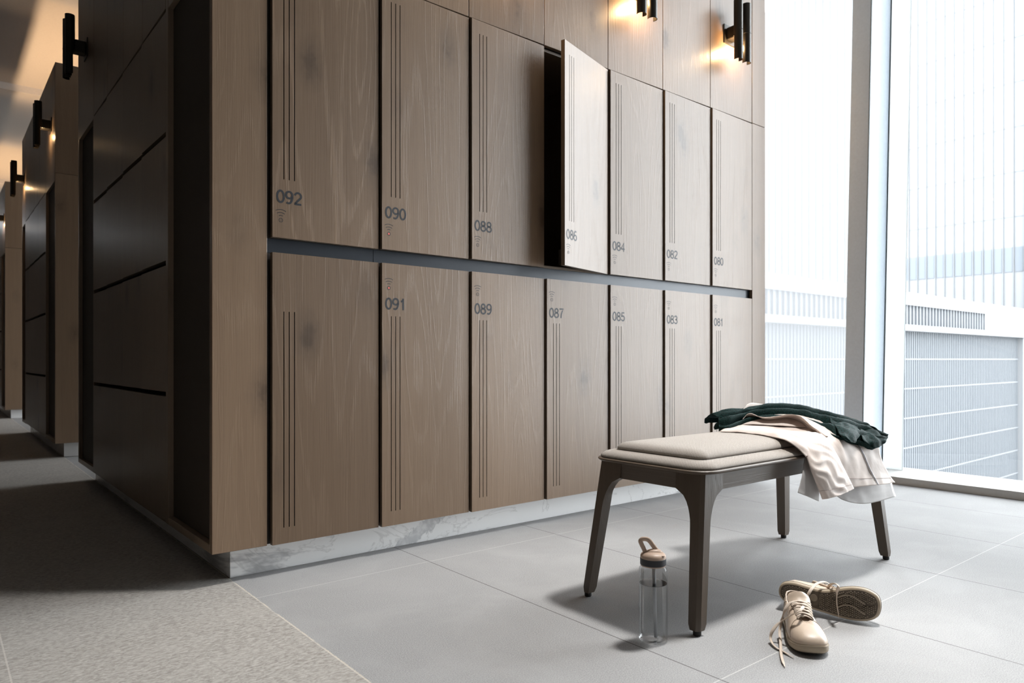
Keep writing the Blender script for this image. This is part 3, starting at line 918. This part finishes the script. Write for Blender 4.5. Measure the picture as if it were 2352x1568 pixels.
# cuff seam of the sleeve
cuff = [p + Vector((0, -0.0012, 0)) for p in rings[-9][0:25]]
MB().tube(cuff, 0.0008, 6, up=(0, -1, 0)).build('cuff_stitch', M['stitch'], jk, smooth=True)
# second sleeve end behind the first, its own shade put into the grey colour
cloth('shaded_sleeve_end', gpx([
    [(1849, 1049, 1.178), (1858, 1050, 1.176), (1868, 1052, 1.175)],
    [(1844, 1080, 1.165), (1858, 1085, 1.160), (1874, 1092, 1.163)],
    [(1839, 1108, 1.160), (1859, 1118, 1.154), (1881, 1122, 1.160)],
    [(1833, 1131, 1.158), (1857, 1141, 1.152), (1881, 1151, 1.158)]]), M['jacket_in'], amp=0.002, seed=9)
cloth('back_hem', gpx([
    [(1912, 1100, 1.195), (1945, 1095, 1.185), (1990, 1092, 1.180), (2040, 1090, 1.185)],
    [(1915, 1122, 1.190), (1950, 1124, 1.178), (1995, 1122, 1.172), (2049, 1114, 1.180)],
    [(1917, 1137, 1.187), (1948, 1152, 1.172), (1993, 1156, 1.166), (2058, 1140, 1.176)]]), M['jacket_in'], amp=0.004, sc=30, seed=4)
# the fold that rises from the seat
fold = gpx([
    [(1653, 991, 1.510), (1700, 993, 1.446), (1750, 999, 1.349), (1800, 1010, 1.226), (1830, 1027, 1.186), (1851, 1049, 1.160)],
    [(1666, 985, 1.512), (1710, 985, 1.452), (1758, 989, 1.362), (1808, 998, 1.252), (1845, 1015, 1.187), (1873, 1040, 1.156)],
    [(1684, 980, 1.535), (1718, 978, 1.500), (1764, 982, 1.430), (1822, 988, 1.345), (1864, 998, 1.250), (1890, 1018, 1.186)],
    [(1694, 973, 1.560), (1722, 969, 1.540), (1768, 973, 1.478), (1826, 976, 1.396), (1868, 992, 1.292), (1896, 1012, 1.210)],
    [(1701, 967, 1.562), (1723, 959, 1.545), (1768, 965, 1.482), (1828, 964, 1.396), (1868, 986, 1.294), (1898, 1008, 1.208)],
    [(1706, 963, 1.550), (1722, 949, 1.532), (1757, 959, 1.462), (1827, 952, 1.372), (1867, 980, 1.274), (1900, 1003, 1.198)],
    [(1710, 964, 1.575), (1725, 951, 1.560), (1762, 961, 1.500), (1834, 956, 1.410), (1874, 985, 1.310), (1904, 1006, 1.230)]])
fo = refine(fold, 6, 7)
fo = wrinkle(fo, 0.0035, 18, 1.3, (1, 1, 2.2))
cloth('back_fold', fo, M['jacket'], amp=0, pre=True)
# collar rising behind the shirt
cloth('collar', gpx([
    [(1697, 950, 1.60), (1722, 946, 1.60), (1760, 944, 1.59), (1800, 940, 1.57)],
    [(1706, 940, 1.605), (1724, 934, 1.605), (1758, 936, 1.60), (1795, 936, 1.575)],
    [(1716, 929, 1.61), (1726, 925, 1.61), (1752, 928, 1.605), (1790, 931, 1.58)],
    [(1722, 929, 1.625), (1732, 927, 1.625), (1758, 930, 1.62), (1800, 935, 1.60)]]), M['jacket'], amp=0.002, seed=2)
# the part lying flat on the cushion under the shirt
flat = [[Vector((x, y, z)) for x, y, z in r] for r in (
    [(2.36, 1.60, 0.503), (2.50, 1.60, 0.52), (2.65, 1.59, 0.515), (2.76, 1.58, 0.49)],
    [(2.38, 1.50, 0.515), (2.52, 1.50, 0.545), (2.66, 1.48, 0.535), (2.78, 1.47, 0.495)],
    [(2.44, 1.40, 0.515), (2.56, 1.40, 0.54), (2.69, 1.37, 0.53), (2.785, 1.35, 0.492)],
    [(2.52, 1.30, 0.505), (2.62, 1.29, 0.52), (2.72, 1.26, 0.51), (2.785, 1.24, 0.485)])]
cloth('body', flat, M['jacket'], amp=0.003, seed=6)

sh = thing('shirt', 'dark green heather shirt bunched on top of the pale jacket', 'shirt', (2.55, 1.4, 0.55))
crest = [(1650, 955, 1.63), (1676, 945, 1.615), (1720, 942, 1.585), (1775, 930, 1.55), (1830, 932, 1.50), (1880, 944, 1.44), (1935, 958, 1.33), (1985, 976, 1.25), (2014, 990, 1.19), (2036, 999, 1.165)]
frontp = [(1652, 990, 1.56), (1672, 988, 1.53), (1715, 972, 1.53), (1770, 965, 1.47), (1835, 968, 1.395), (1880, 984, 1.295), (1925, 1002, 1.188), (1980, 1019, 1.158), (2005, 1028, 1.146), (2033, 1016, 1.142)]
C_ = catmull([at(p[0], p[1], Y=p[2]) for p in crest], 12)
Fp = catmull([at(p[0], p[1], Y=p[2]) for p in frontp], 12)
rows = []
NV = 44
na = len(C_)
for i in range(na):
    u = i / (na - 1)
    c_, f_ = C_[i], Fp[i]
    tang = (C_[min(i + 1, na - 1)] - C_[max(i - 1, 0)]).normalized()
    outn = (f_ - c_).cross(tang)
    if outn.z < 0: outn = -outn
    outn.normalize()
    bk = c_ + Vector((0.03, 0.085, 0)); bk.z = 0.506 if u < 0.9 else c_.z - 0.02
    fl = f_ + Vector((0.018, 0.02, 0)); fl.z = f_.z - 0.012
    row = []
    for k in range(NV + 1):
        v = k / NV
        if v < 0.12: p = fl.lerp(f_, v / 0.12)
        elif v < 0.68:
            q = (v - 0.12) / 0.56
            p = f_.lerp(c_, q) + outn * 0.014 * math.sin(math.pi * q)
        else:
            q = (v - 0.68) / 0.32
            p = c_.lerp(bk, q) + Vector((0, 0.02, 0.012)) * math.sin(math.pi * q)
        # long rope-like folds running with the cloth
        amp = 0.0115 * min(1, u * 7 + 0.25) * min(1, (1 - u) * 7 + 0.3) * min(1, v * 8) * min(1, (1 - v) * 5)
        fold_ = math.sin(v * 34 + 2.6 * math.sin(u * 5.0) + 3 * noise.noise(Vector((u * 4, v * 2, 3)))) 
        fold_ = 1 - 2 * abs(math.asin(max(-1, min(1, fold_))) / (math.pi / 2)) ** 0.8 if u > 2 else (fold_ if fold_ > -0.2 else -0.2 + (fold_ + 0.2) * 2.0)
        p = p + outn * amp * fold_ + outn * 0.004 * noise.noise(Vector((u * 22, v * 9, 1.0)))
        row.append(p)
    rows.append(row)
MB().grid(rows).build('body', M['heather'], sh, smooth=True, solid=0.0022)
# rolled left end of the shirt
MB().rings([[Vector(c0) + Vector((0.012 * math.cos(2 * math.pi * k / 18) * (0.7 + 0.3 * q), 0.022 * math.cos(2 * math.pi * k / 18 + 0.5), 0.021 * math.sin(2 * math.pi * k / 18) * (0.75 + 0.25 * q) + 0.002 * math.sin(6 * math.pi * k / 9))) for k in range(18)]
            for q, c0 in ((0.0, at(1648, 977, Y=1.605)), (0.4, at(1652, 975, Y=1.605)), (1.0, at(1664, 971, Y=1.60)), (1.0, at(1682, 967, Y=1.59)))]).build('cuff', M['heather'], sh, smooth=True)
slv = gpx([
    [(1905, 961, 1.300), (1925, 960, 1.290), (1946, 964, 1.272), (1962, 969, 1.255)],
    [(1912, 973, 1.255), (1930, 972, 1.240), (1952, 976, 1.225), (1972, 985, 1.205)],
    [(1925, 987, 1.200), (1940, 988, 1.185), (1958, 993, 1.172), (1974, 998, 1.170)],
    [(1931, 1000, 1.178), (1944, 1004, 1.158), (1957, 1009, 1.150), (1969, 1010, 1.152)],
    [(1944, 1010, 1.172), (1951, 1013, 1.150), (1960, 1016, 1.146), (1966, 1017, 1.152)]])
cloth('sleeve', slv, M['heather'], 6, 7, 0.008, 26, 8.0, (1, 1, 1), sh, 0.003)
slv2 = gpx([
    [(1970, 972, 1.262), (1990, 976, 1.240), (2008, 986, 1.200), (2034, 998, 1.168)],
    [(1975, 990, 1.205), (1995, 988, 1.190), (2012, 996, 1.165), (2037, 1004, 1.148)],
    [(1980, 1008, 1.160), (1998, 1012, 1.146), (2014, 1012, 1.136), (2035, 1011, 1.136)],
    [(1992, 1020, 1.150), (2004, 1028, 1.140), (2016, 1027, 1.134), (2031, 1018, 1.136)]])
cloth('hem', slv2, M['heather'], 6, 7, 0.010, 24, 5.0, (1, 1, 1), sh, 0.003)

# ------------------------------------------------------------------ sneakers
SL = 0.278
def outline(n=72):
    """sole outline of a right shoe (heel at x=0, toe at +x, medial side +y); starts at the toe, runs along the lateral side"""
    lat = [(1.0, 0.004), (0.985, -0.022), (0.94, -0.0365), (0.86, -0.0455), (0.74, -0.049), (0.60, -0.047), (0.45, -0.0415), (0.30, -0.0365), (0.17, -0.0345), (0.07, -0.0295), (0.018, -0.018), (0.0, -0.002)]
    med = [(0.0, -0.002), (0.018, 0.017), (0.07, 0.0285), (0.17, 0.032), (0.30, 0.0275), (0.42, 0.0235), (0.52, 0.027), (0.64, 0.039), (0.75, 0.046), (0.85, 0.0460), (0.93, 0.0385), (0.98, 0.0265), (1.0, 0.004)]
    pts = [Vector((x * SL, y, 0)) for x, y in lat[:-1] + med[:-1]]
    m = len(pts)
    out = []
    for i in range(m):
        a_, b_, c_, d_ = pts[i - 1], pts[i], pts[(i + 1) % m], pts[(i + 2) % m]
        for k in range(4):
            t = k / 4
            out.append(0.5 * ((2 * b_) + (c_ - a_) * t + (2 * a_ - 5 * b_ + 4 * c_ - d_) * t * t + (3 * b_ - a_ - 3 * c_ + d_) * t ** 3))
    return out
OUT = outline()
def lin(x, tab):
    for (x0, y0), (x1, y1) in zip(tab, tab[1:]):
        if x <= x1: return y0 + (y1 - y0) * max(0, (x - x0)) / (x1 - x0)
    return tab[-1][1]
def toe_lift(x): return 0.010 * max(0, (x / SL - 0.72) / 0.28) ** 2
THR = 0.185                                    # front end of the lacing
GAP = [(0.0, 0.0), (0.008, 0.013), (0.03, 0.023), (0.07, 0.025), (0.10, 0.022), (0.115, 0.018), (THR, 0.011)]
RIM = [(0.0, 0.082), (0.02, 0.083), (0.05, 0.067), (0.075, 0.062), (0.10, 0.076), (0.112, 0.084), (0.15, 0.073), (THR, 0.060)]
def rim_pt(s):
    x, y = s.x, s.y
    sg = 1 if y > 0 else -1
    xr_ = x * 0.96 + 0.006 if x < THR * 0.93 else min(THR + (x - THR) * 0.12, THR + 0.012)
    if x > THR:
        q = min(1, (x - THR) / 0.05)
        return Vector((THR + 0.010 * q, sg * lin(THR, GAP) * (1 - q) + 0.0, 0.060 - 0.003 * q))
    xr_ = min(xr_, THR)
    g_ = lin(xr_, GAP)
    if x < 0.012: g_ = abs(y) * 0.62
    return Vector((xr_, sg * g_, lin(xr_, RIM)))
SOLE_H = 0.0225
def make_shoe(name, label, mirror, mat4):
    root = thing(name, label, 'shoe', (0, 0, 0), 0, 'pair of cream sneakers')
    root.matrix_basis = mat4
    k = -1 if mirror else 1
    Mi = lambda p: Vector((p.x, p.y * k, p.z))
    n = len(OUT)
    ctr = Vector((SL * 0.5, 0, 0))
    def ring(inset, z):
        r = []
        for i in range(n):
            t = (OUT[(i + 1) % n] - OUT[i - 1]).normalized()
            nr = Vector((t.y, -t.x, 0))
            if nr.dot(OUT[i] - ctr) < 0: nr = -nr
            p = OUT[i] - nr * inset
            r.append(Mi(Vector((p.x, p.y, z + toe_lift(p.x)))))
        return r
    MB().rings([ring(0.004, 0.0015), ring(0.001, 0.004), ring(0.0, 0.009), ring(0.0004, 0.017), ring(0.002, 0.0212), ring(0.005, SOLE_H)]).build('midsole', M['sole'], root, smooth=True, local=True, angle=0.8)
    # stitched line round the sole
    MB().tube([Vector((p.x, p.y, p.z)) for p in ring(-0.0002, 0.0180)], 0.0007, 6, closed=True).build('sole_stitch', M['tread'], root, smooth=True, local=True)
    # tread
    bot = MB(); bot.rings([ring(0.007, -0.0005), ring(0.007, 0.003)], True, True).build('outsole', M['outsole'], root, local=True)
    inner = [(p.x, p.y) for p in [Vector((q.x, q.y * k, 0)) for q in ring(0.011, 0)]]
    def inside(x, y):
        c_ = False
        m = len(inner)
        for i in range(m):
            (x1, y1), (x2, y2) = inner[i], inner[i - 1]
            if (y1 > y) != (y2 > y) and x < (x2 - x1) * (y - y1) / (y2 - y1) + x1: c_ = not c_
        return c_
    tr = MB()
    st = 0.0056
    for i in range(70):
        for j in range(-13, 14):
            x = 0.008 + i * st * 0.866; y = j * st + (st / 2 if i % 2 else 0)
            if not inside(x, y): continue
            if 0.085 < x < 0.118: continue
            w1 = abs((y - 0.010 * math.sin((x - 0.17) * 60)) - 0.012) < 0.0036 and x > 0.15
            w2 = abs((y - 0.010 * math.sin((x - 0.17) * 60)) + 0.016) < 0.0034 and x > 0.17
            if w1 or w2: continue
            z = toe_lift(x) - 0.0022
            tr.rings([[Mi(Vector((x + rr * math.cos(math.pi * q / 4), y + rr * math.sin(math.pi * q / 4), zz))) for q in range(8)] for rr, zz in ((0.0015, z + 0.0006), (0.0022, z + 0.0022))])
    for sgn, yc in ((1, 0.012), (1, -0.016)):
        pts = [Mi(Vector((x_, yc + 0.010 * math.sin((x_ - 0.17) * 60), toe_lift(x_) - 0.0006))) for x_ in [0.165 + 0.005 * q for q in range(16)] if inside(x_, yc + 0.010 * math.sin((x_ - 0.17) * 60))]
        if len(pts) > 2: tr.tube(pts, 0.0026, 8, flat=0.5)
    tr.lathe([(0.0105, 0.002), (0.0105, -0.0018), (0.0090, -0.0022)], Mi(Vector((0.102, -0.002, 0))), 24)
    tr.build('tread', M['tread'], root, local=True)
    # upper
    rows = []
    NB = 12
    for b_ in range(NB + 1):
        t = b_ / NB
        r = []
        for i in range(n):
            s0 = OUT[i]
            tt = (OUT[(i + 1) % n] - OUT[i - 1]).normalized()
            nr = Vector((tt.y, -tt.x, 0))
            if nr.dot(s0 - ctr) < 0: nr = -nr
            s1 = s0 - nr * 0.0035
            s1 = Vector((s1.x, s1.y, SOLE_H - 0.002 + toe_lift(s1.x)))
            R = rim_pt(s0)
            toe = max(0, min(1, (s0.x - THR) / 0.06))
            zc = R.z * (0.98 - 0.06 * toe) + 0.004
            c_ = Vector((s1.x * (0.90 + 0.085 * toe) + R.x * (0.10 - 0.085 * toe), s1.y * 0.95 + R.y * 0.05, zc))
            if s0.x < 0.03: c_ = Vector((s1.x - 0.003, s1.y * 0.92, zc * 0.6))
            p = s1 * (1 - t) ** 2 + c_ * 2 * t * (1 - t) + R * t * t
            r.append(Mi(p))
        rows.append(r)
    up = MB(); up.rings(rows, False, False)
    up.build('upper', M['leather'], root, smooth=True, local=True, solid=0.003)
    # rim piping of the collar and eyestays
    MB().tube(rows[-1], 0.0022, 8, closed=True).build('collar_edge', M['leather'], root, smooth=True, local=True)
    # seams of the quarters, from the throat down to the sole, and of the heel tab
    def surf(fi, ft):
        i0 = int(math.floor(fi)) % n; i1 = (i0 + 1) % n; u = fi - math.floor(fi)
        r0 = max(0, min(NB - 1, int(ft * NB))); v = ft * NB - r0
        return rows[r0][i0].lerp(rows[r0][i1], u).lerp(rows[r0 + 1][i0].lerp(rows[r0 + 1][i1], u), v)
    half = OUT.index(min(OUT, key=lambda p: p.x))
    def idx(x_, lateral):
        rng = range(0, half) if lateral else range(half, n)
        return min(rng, key=lambda q: abs(OUT[q].x - x_))
    for lateral in (True, False):
        for xa, xb, ta, tb in ((THR - 0.004, 0.222, 0.97, 0.06), (0.060, 0.030, 0.97, 0.06)):
            ia, ib = idx(xa, lateral), idx(xb, lateral)
            pts = []
            for q in range(25):
                u = q / 24
                p = surf(ia + (ib - ia) * u ** 1.3, ta + (tb - ta) * u)
                pts.append(p + Vector((0, 0.0008 * (1 if p.y > 0 else -1), 0.0016)))
            MB().tube(pts, 0.0010, 6).build('seam', M['seam'], root, smooth=True, local=True)
    # insole and tongue
    MB().rings([ring(0.008, SOLE_H - 0.001), ring(0.008, SOLE_H + 0.001)]).build('insole', M['shoe_inside'], root, local=True)
    tg = []
    for x_, z_, w_, cv in ((THR + 0.012, 0.054, 0.015, 0.002), (0.165, 0.063, 0.021, 0.004), (0.14, 0.073, 0.024, 0.005), (0.115, 0.083, 0.027, 0.007), (0.101, 0.092, 0.029, 0.010), (0.092, 0.102, 0.027, 0.012), (0.088, 0.107, 0.020, 0.010)):
        tg.append([Mi(Vector((x_ - 0.010 * abs(q) ** 2, q * w_, z_ - cv * q * q))) for q in (-1, -0.6, -0.2, 0.2, 0.6, 1)])
    tgr = refine(tg, 5, 4)
    MB().grid(tgr).build('tongue', M['leather'], root, smooth=True, local=True, solid=0.005)
    # laces and eyelets
    NE = 6
    for i in range(NE):
        x_ = 0.118 + (THR - 0.124) * i / (NE - 1)
        g_ = lin(x_, GAP); z_ = lin(x_, RIM)
        e = [Vector((x_, s2 * (g_ + 0.007), z_ - 0.0005)) for s2 in (-1, 1)]
        for s2, p in zip((-1, 1), e):
            MB().lathe([(0.0022, 0.0), (0.0034, 0.0004), (0.0034, 0.0022), (0.0022, 0.0026)], Mi(p + Vector((0, 0, 0.0006))), 12).build('eyelet', M['tread'], root, smooth=True, local=True)
        dx = 0.010 if i < NE - 1 else 0.0
        for s2 in ((1, -1) if i < NE - 1 else (1,)):
            pts = [Vector((x_ + 0.001, -s2 * (g_ + 0.008), z_ + 0.001)), Vector((x_ + 0.1 * dx, -s2 * (g_ + 0.002), z_ + 0.0065)), Vector((x_ + 0.5 * dx, 0, z_ + (0.0095 if s2 > 0 else 0.0065))), Vector((x_ + 0.9 * dx, s2 * (g_ + 0.002), z_ + 0.004)), Vector((x_ + dx, s2 * (g_ + 0.007), z_ - 0.002))]
            MB().tube([Mi(p) for p in catmull(pts, 5)], 0.0047, 10, flat=0.32).build('lace', M['lace'], root, smooth=True, local=True)
    # side perforations
    for sg in (-1, 1):
        pf = MB()
        for row_ in range(2):
            for q in range(6):
                x_ = 0.112 + q * 0.0085; tsel = 5 + row_ * 2
                cand = [p for p in rows[tsel] if p.y * sg > 0]
                best = min(cand, key=lambda p: abs(p.x - x_))
                c_ = best + Vector((0, sg * 0.0016, 0.0005))
                pf.lathe([(0.0004, -0.0011), (0.0011, 0), (0.0004, 0.0011)], c_, 8)
        pf.build('perforations', M['shoe_inside'], root, local=True)
    return root

def frame(x, y, z, o):
    m = Matrix.Identity(4)
    for i, a_ in enumerate((x, y, z)):
        for r in range(3): m[r][i] = a_[r]
    for r in range(3): m[r][3] = o[r]
    return m
d1 = Vector((-0.770, -0.638, 0))
shoe1 = make_shoe('sneaker', 'cream leather sneaker standing upright with its toe towards the camera', False, frame(d1, Vector((-d1.y * -1 * -1, d1.x, 0)) if False else Vector((0.638, -0.770, 0)), Vector((0, 0, 1)), Vector((1.952, 1.092, 0.0022))))
xl = Vector((0.30, -0.954, 0.0)).normalized()
tilt = math.radians(5)
nrm = Vector((-0.954 * math.cos(tilt), -0.30 * math.cos(tilt), math.sin(tilt)))
zl_ = -nrm
yl_ = zl_.cross(xl)
shoe2 = make_shoe('sneaker', 'cream sneaker tipped on its side, patterned sole facing out', True, frame(xl, yl_, zl_, Vector((2.000, 1.165, 0.055))))
# loose lace ends
def loose(parent, pts, name='loose_lace', r=0.0042):
    path = catmull(pts, 8)
    MB().tube(path, [r] * (len(path) - 6) + [r * 0.75, r * 0.55, r * 0.45, r * 0.42, r * 0.42, r * 0.4], 10, flat=0.35, up=(0.2, -0.4, 1)).build(name, M['lace'], parent, smooth=True)
loose(shoe1, [at(1846, 1392, Z=0.096), at(1836, 1402, Z=0.094), at(1815, 1414, Z=0.075), at(1790, 1430, Z=0.05), at(1774, 1449, Z=0.03), at(1770, 1467, Z=0.012), at(1780, 1484, Z=0.005), at(1800, 1496, Z=0.004), at(1823, 1509, Z=0.004)])
loose(shoe1, [at(1830, 1384, Z=0.094), at(1815, 1384, Z=0.092), at(1803, 1400, Z=0.075), at(1795, 1425, Z=0.045), at(1791, 1450, Z=0.02), at(1793, 1475, Z=0.008), at(1794, 1500, Z=0.004), at(1798, 1518, Z=0.004), at(1803, 1531, Z=0.004)])
loose(shoe2, [at(1915, 1352, X=2.10), at(1905, 1341, X=2.075), at(1893, 1336, Z=0.098), at(1876, 1340, Z=0.10), at(1864, 1352, Z=0.095), at(1856, 1366, Z=0.08), at(1852, 1378, Z=0.06)])
loose(shoe2, [at(1900, 1352, X=2.10), at(1908, 1342, X=2.07), at(1918, 1340, Z=0.110), at(1926, 1346, Z=0.112), at(1922, 1360, X=2.028), at(1922, 1385, X=2.033), at(1925, 1405, X=2.036), at(1927, 1420, X=2.038)])

# ------------------------------------------------------------------ bottle
bt = thing('water_bottle', 'clear grey water bottle with tan flip cap on the floor under the bench', 'bottle', (1.512, 1.247, 0))
MB().lathe([(0.010, 0.004), (0.024, 0.0045), (0.032, 0.001), (0.0365, 0.003), (0.0385, 0.009), (0.0388, 0.10), (0.0385, 0.188), (0.0375, 0.196), (0.0335, 0.203), (0.0325, 0.206), (0.0325, 0.214)], seg=56, cap1=False).build('body', M['bottle'], bt, smooth=True, local=True)
MB().lathe([(0.0335, 0.008), (0.0368, 0.012), (0.0368, 0.156)], seg=48).build('water', M['water'], bt, smooth=True, local=True, angle=0.7)
MB().lathe([(0.0366, 0.1562), (0.0366, 0.1572)], seg=48).build('water_surface', M['water_top'], bt, local=True)
MB().lathe([(0.034, 0.207), (0.0348, 0.208), (0.0348, 0.224), (0.034, 0.225)], seg=48).build('band', M['band'], bt, smooth=True, local=True, angle=0.6)
MB().lathe([(0.0335, 0.204), (0.0335, 0.2075)], seg=48).build('neck', M['cap'], bt, local=True)
MB().lathe([(0.0342, 0.2245), (0.0342, 0.230), (0.032, 0.235), (0.026, 0.239), (0.014, 0.242), (0.004, 0.243)], seg=48).build('cap', M['cap'], bt, smooth=True, local=True, angle=0.9)
rt, upv = Vector((SN, -CS, 0)), Vector((0, 0, 1))
def bp(px, py): return rt * ((px - 1499) * 0.001175) + upv * ((1476 - py) * 0.00118)
fwd = Vector((CS, SN, 0))
spt = MB()
for off_ in (-0.0055, 0.0055):
    pass
ring_pts = [bp(1519, 1277), bp(1510, 1272), bp(1501, 1261), bp(1493, 1250), bp(1486, 1244), bp(1476, 1243), bp(1470, 1247), bp(1473, 1256), bp(1478, 1266), bp(1482, 1277)]
MB().tube(catmull(ring_pts, 5), 0.0062, 12, flat=0.55, up=(CS, SN, 0)).build('carry_loop', M['cap'], bt, smooth=True, local=True)
sp = MB()
sp.rings([[Vector(c0) + fwd * (w_ * math.cos(2 * math.pi * j / 20)) + rt * (d_ * math.sin(2 * math.pi * j / 20)) for j in range(20)] for c0, w_, d_ in
          ((bp(1499, 1277), 0.015, 0.024), (bp(1500, 1272), 0.0145, 0.023), (bp(1502, 1268), 0.012, 0.017), (bp(1503, 1266), 0.006, 0.009))]).build('spout_cover', M['cap'], bt, smooth=True, local=True)
MB().lathe([(0.0042, 0.0), (0.0042, 0.004)], (0, 0, 0), 16).build('button', M['cap'], bt, local=True).location = rt * 0.022 - fwd * 0.0235 + upv * 0.232
MB().tube([Vector((-0.004, -0.006, 0.205)), Vector((-0.002, -0.006, 0.12)), Vector((0.002, -0.008, 0.012))], 0.0048, 14).build('straw', M['straw'], bt, smooth=True, local=True)

# ------------------------------------------------------------------ outside, beyond the glass
def louvre_mat():
    m, nt, b = new_mat('grey_louvres')
    t = NT(nt)
    v = t.obj()
    n = t.noise(t.vmul(v, (0.4, 0.4, 0.4)), 1.0, 3)
    t.l(t.mix(n, (0.045, 0.051, 0.058), (0.055, 0.062, 0.070)), b.inputs['Base Color'])
    b.inputs['Roughness'].default_value = 0.6
    return m
M['louvre'] = louvre_mat()
M['far_white'] = plain('far_white_cladding', (0.126, 0.131, 0.137), 0.7)
M['far_band'] = plain('far_pale_band', (0.095, 0.101, 0.109), 0.7)
M['fascia_rib'] = plain('far_fascia_rib', (0.078, 0.084, 0.092), 0.7)
M['louvre_band'] = plain('far_louvre_band', (0.078, 0.083, 0.090), 0.7)
M['far_fin'] = plain('far_pale_fin', (0.100, 0.107, 0.115), 0.7)
M['far_rib'] = plain('far_grey_rib', (0.060, 0.067, 0.075), 0.7)
M['far_glass'] = plain('far_window_glass', (0.085, 0.096, 0.110), 0.8)
YF = 15.4
lb = thing('low_building', 'grey louvred building with white rounded roof beyond the window', 'building', (40, YF, -14))
XA, XB = 16.0, 56.2
box('louvre_wall', M['louvre'], lb, XA, XB, YF, YF + 20, -14, 2.2)
fins = MB()
x = XA
while x < XB:
    fins.box(x, x + 0.11, YF - 0.04, YF, -14, 2.2); x += 0.27
fins.build('louvre_fins', M['far_rib'], lb)
for k in range(10): box('band', M['louvre_band'], lb, XA, XB, YF - 0.055, YF, 0.74 - 1.51 * k, 0.81 - 1.51 * k)
box('ledge', M['far_white'], lb, XA, XB + 1.5, YF - 0.5, YF + 0.2, 2.2, 2.5)
box('fascia', M['far_band'], lb, XA, XB - 6, YF + 0.1, YF + 20, 2.5, 3.62)
rb = MB()
x = XA
while x < XB - 6:
    rb.box(x, x + 0.14, YF, YF + 0.1, 2.5, 3.62); x += 0.42
rb.build('fascia_ribs', M['fascia_rib'], lb)
rf = []
for k in range(9):
    t = math.pi / 2 * k / 8
    rf.append([Vector((XA, YF + 1.6 - 1.7 * math.cos(t), 3.55 + 0.95 * math.sin(t))), Vector((XB - 6, YF + 1.6 - 1.7 * math.cos(t), 3.55 + 0.95 * math.sin(t)))])
rf.append([Vector((XA, YF + 20, 4.5)), Vector((XB - 6, YF + 20, 4.5))])
MB().grid(rf).build('roof', M['far_white'], lb, smooth=True)
box('plant_room', M['far_white'], lb, XB - 6, XB + 12, YF + 0.4, YF + 12, 2.5, 4.3)
wb = thing('white_building', 'white building at the right picture edge beside the grey louvres', 'building', (62, YF, -14))
box('wall', M['far_white'], wb, XB + 0.05, XB + 14, YF - 0.3, YF + 20, -14, 2.19)
for k in range(9): box('joint_line', M['far_band'], wb, XB + 0.05, XB + 14, YF - 0.32, YF - 0.3, 1.2 - 1.5 * k, 1.23 - 1.5 * k)
tw = thing('tower', 'pale office tower with thin vertical fins behind the low grey building', 'building', (75, 30, -14))
TX = 75.0
box('facade', M['far_white'], tw, TX, TX + 15, 19, 50, -14, 41)
fn = MB()
y = 19.2
while y < 50:
    fn.box(TX - 0.14, TX, y, y + 0.07, 5, 41); y += 0.80
fn.build('fins', M['far_fin'], tw)
for k in range(7): box('floor_line', M['far_band'], tw, TX - 0.03, TX, 19, 50, 13.5 + 4.0 * k, 13.56 + 4.0 * k)
wi = 0
y = 20.0
while y < 34:
    box('window', M['far_glass'], tw, TX - 0.06, TX - 0.005, y + 0.12, y + 0.72, 8.6, 10.8); y += 0.80
box('corner_column', M['far_band'], tw, TX - 0.6, TX, 19.0, 19.9, -14, 41)
gm = plain('pale_paving', (0.30, 0.30, 0.30), 0.9)
tag(box('street_ground', gm, None, 5.4, 160, -60, 120, -14.5, -14.0), kind='structure')
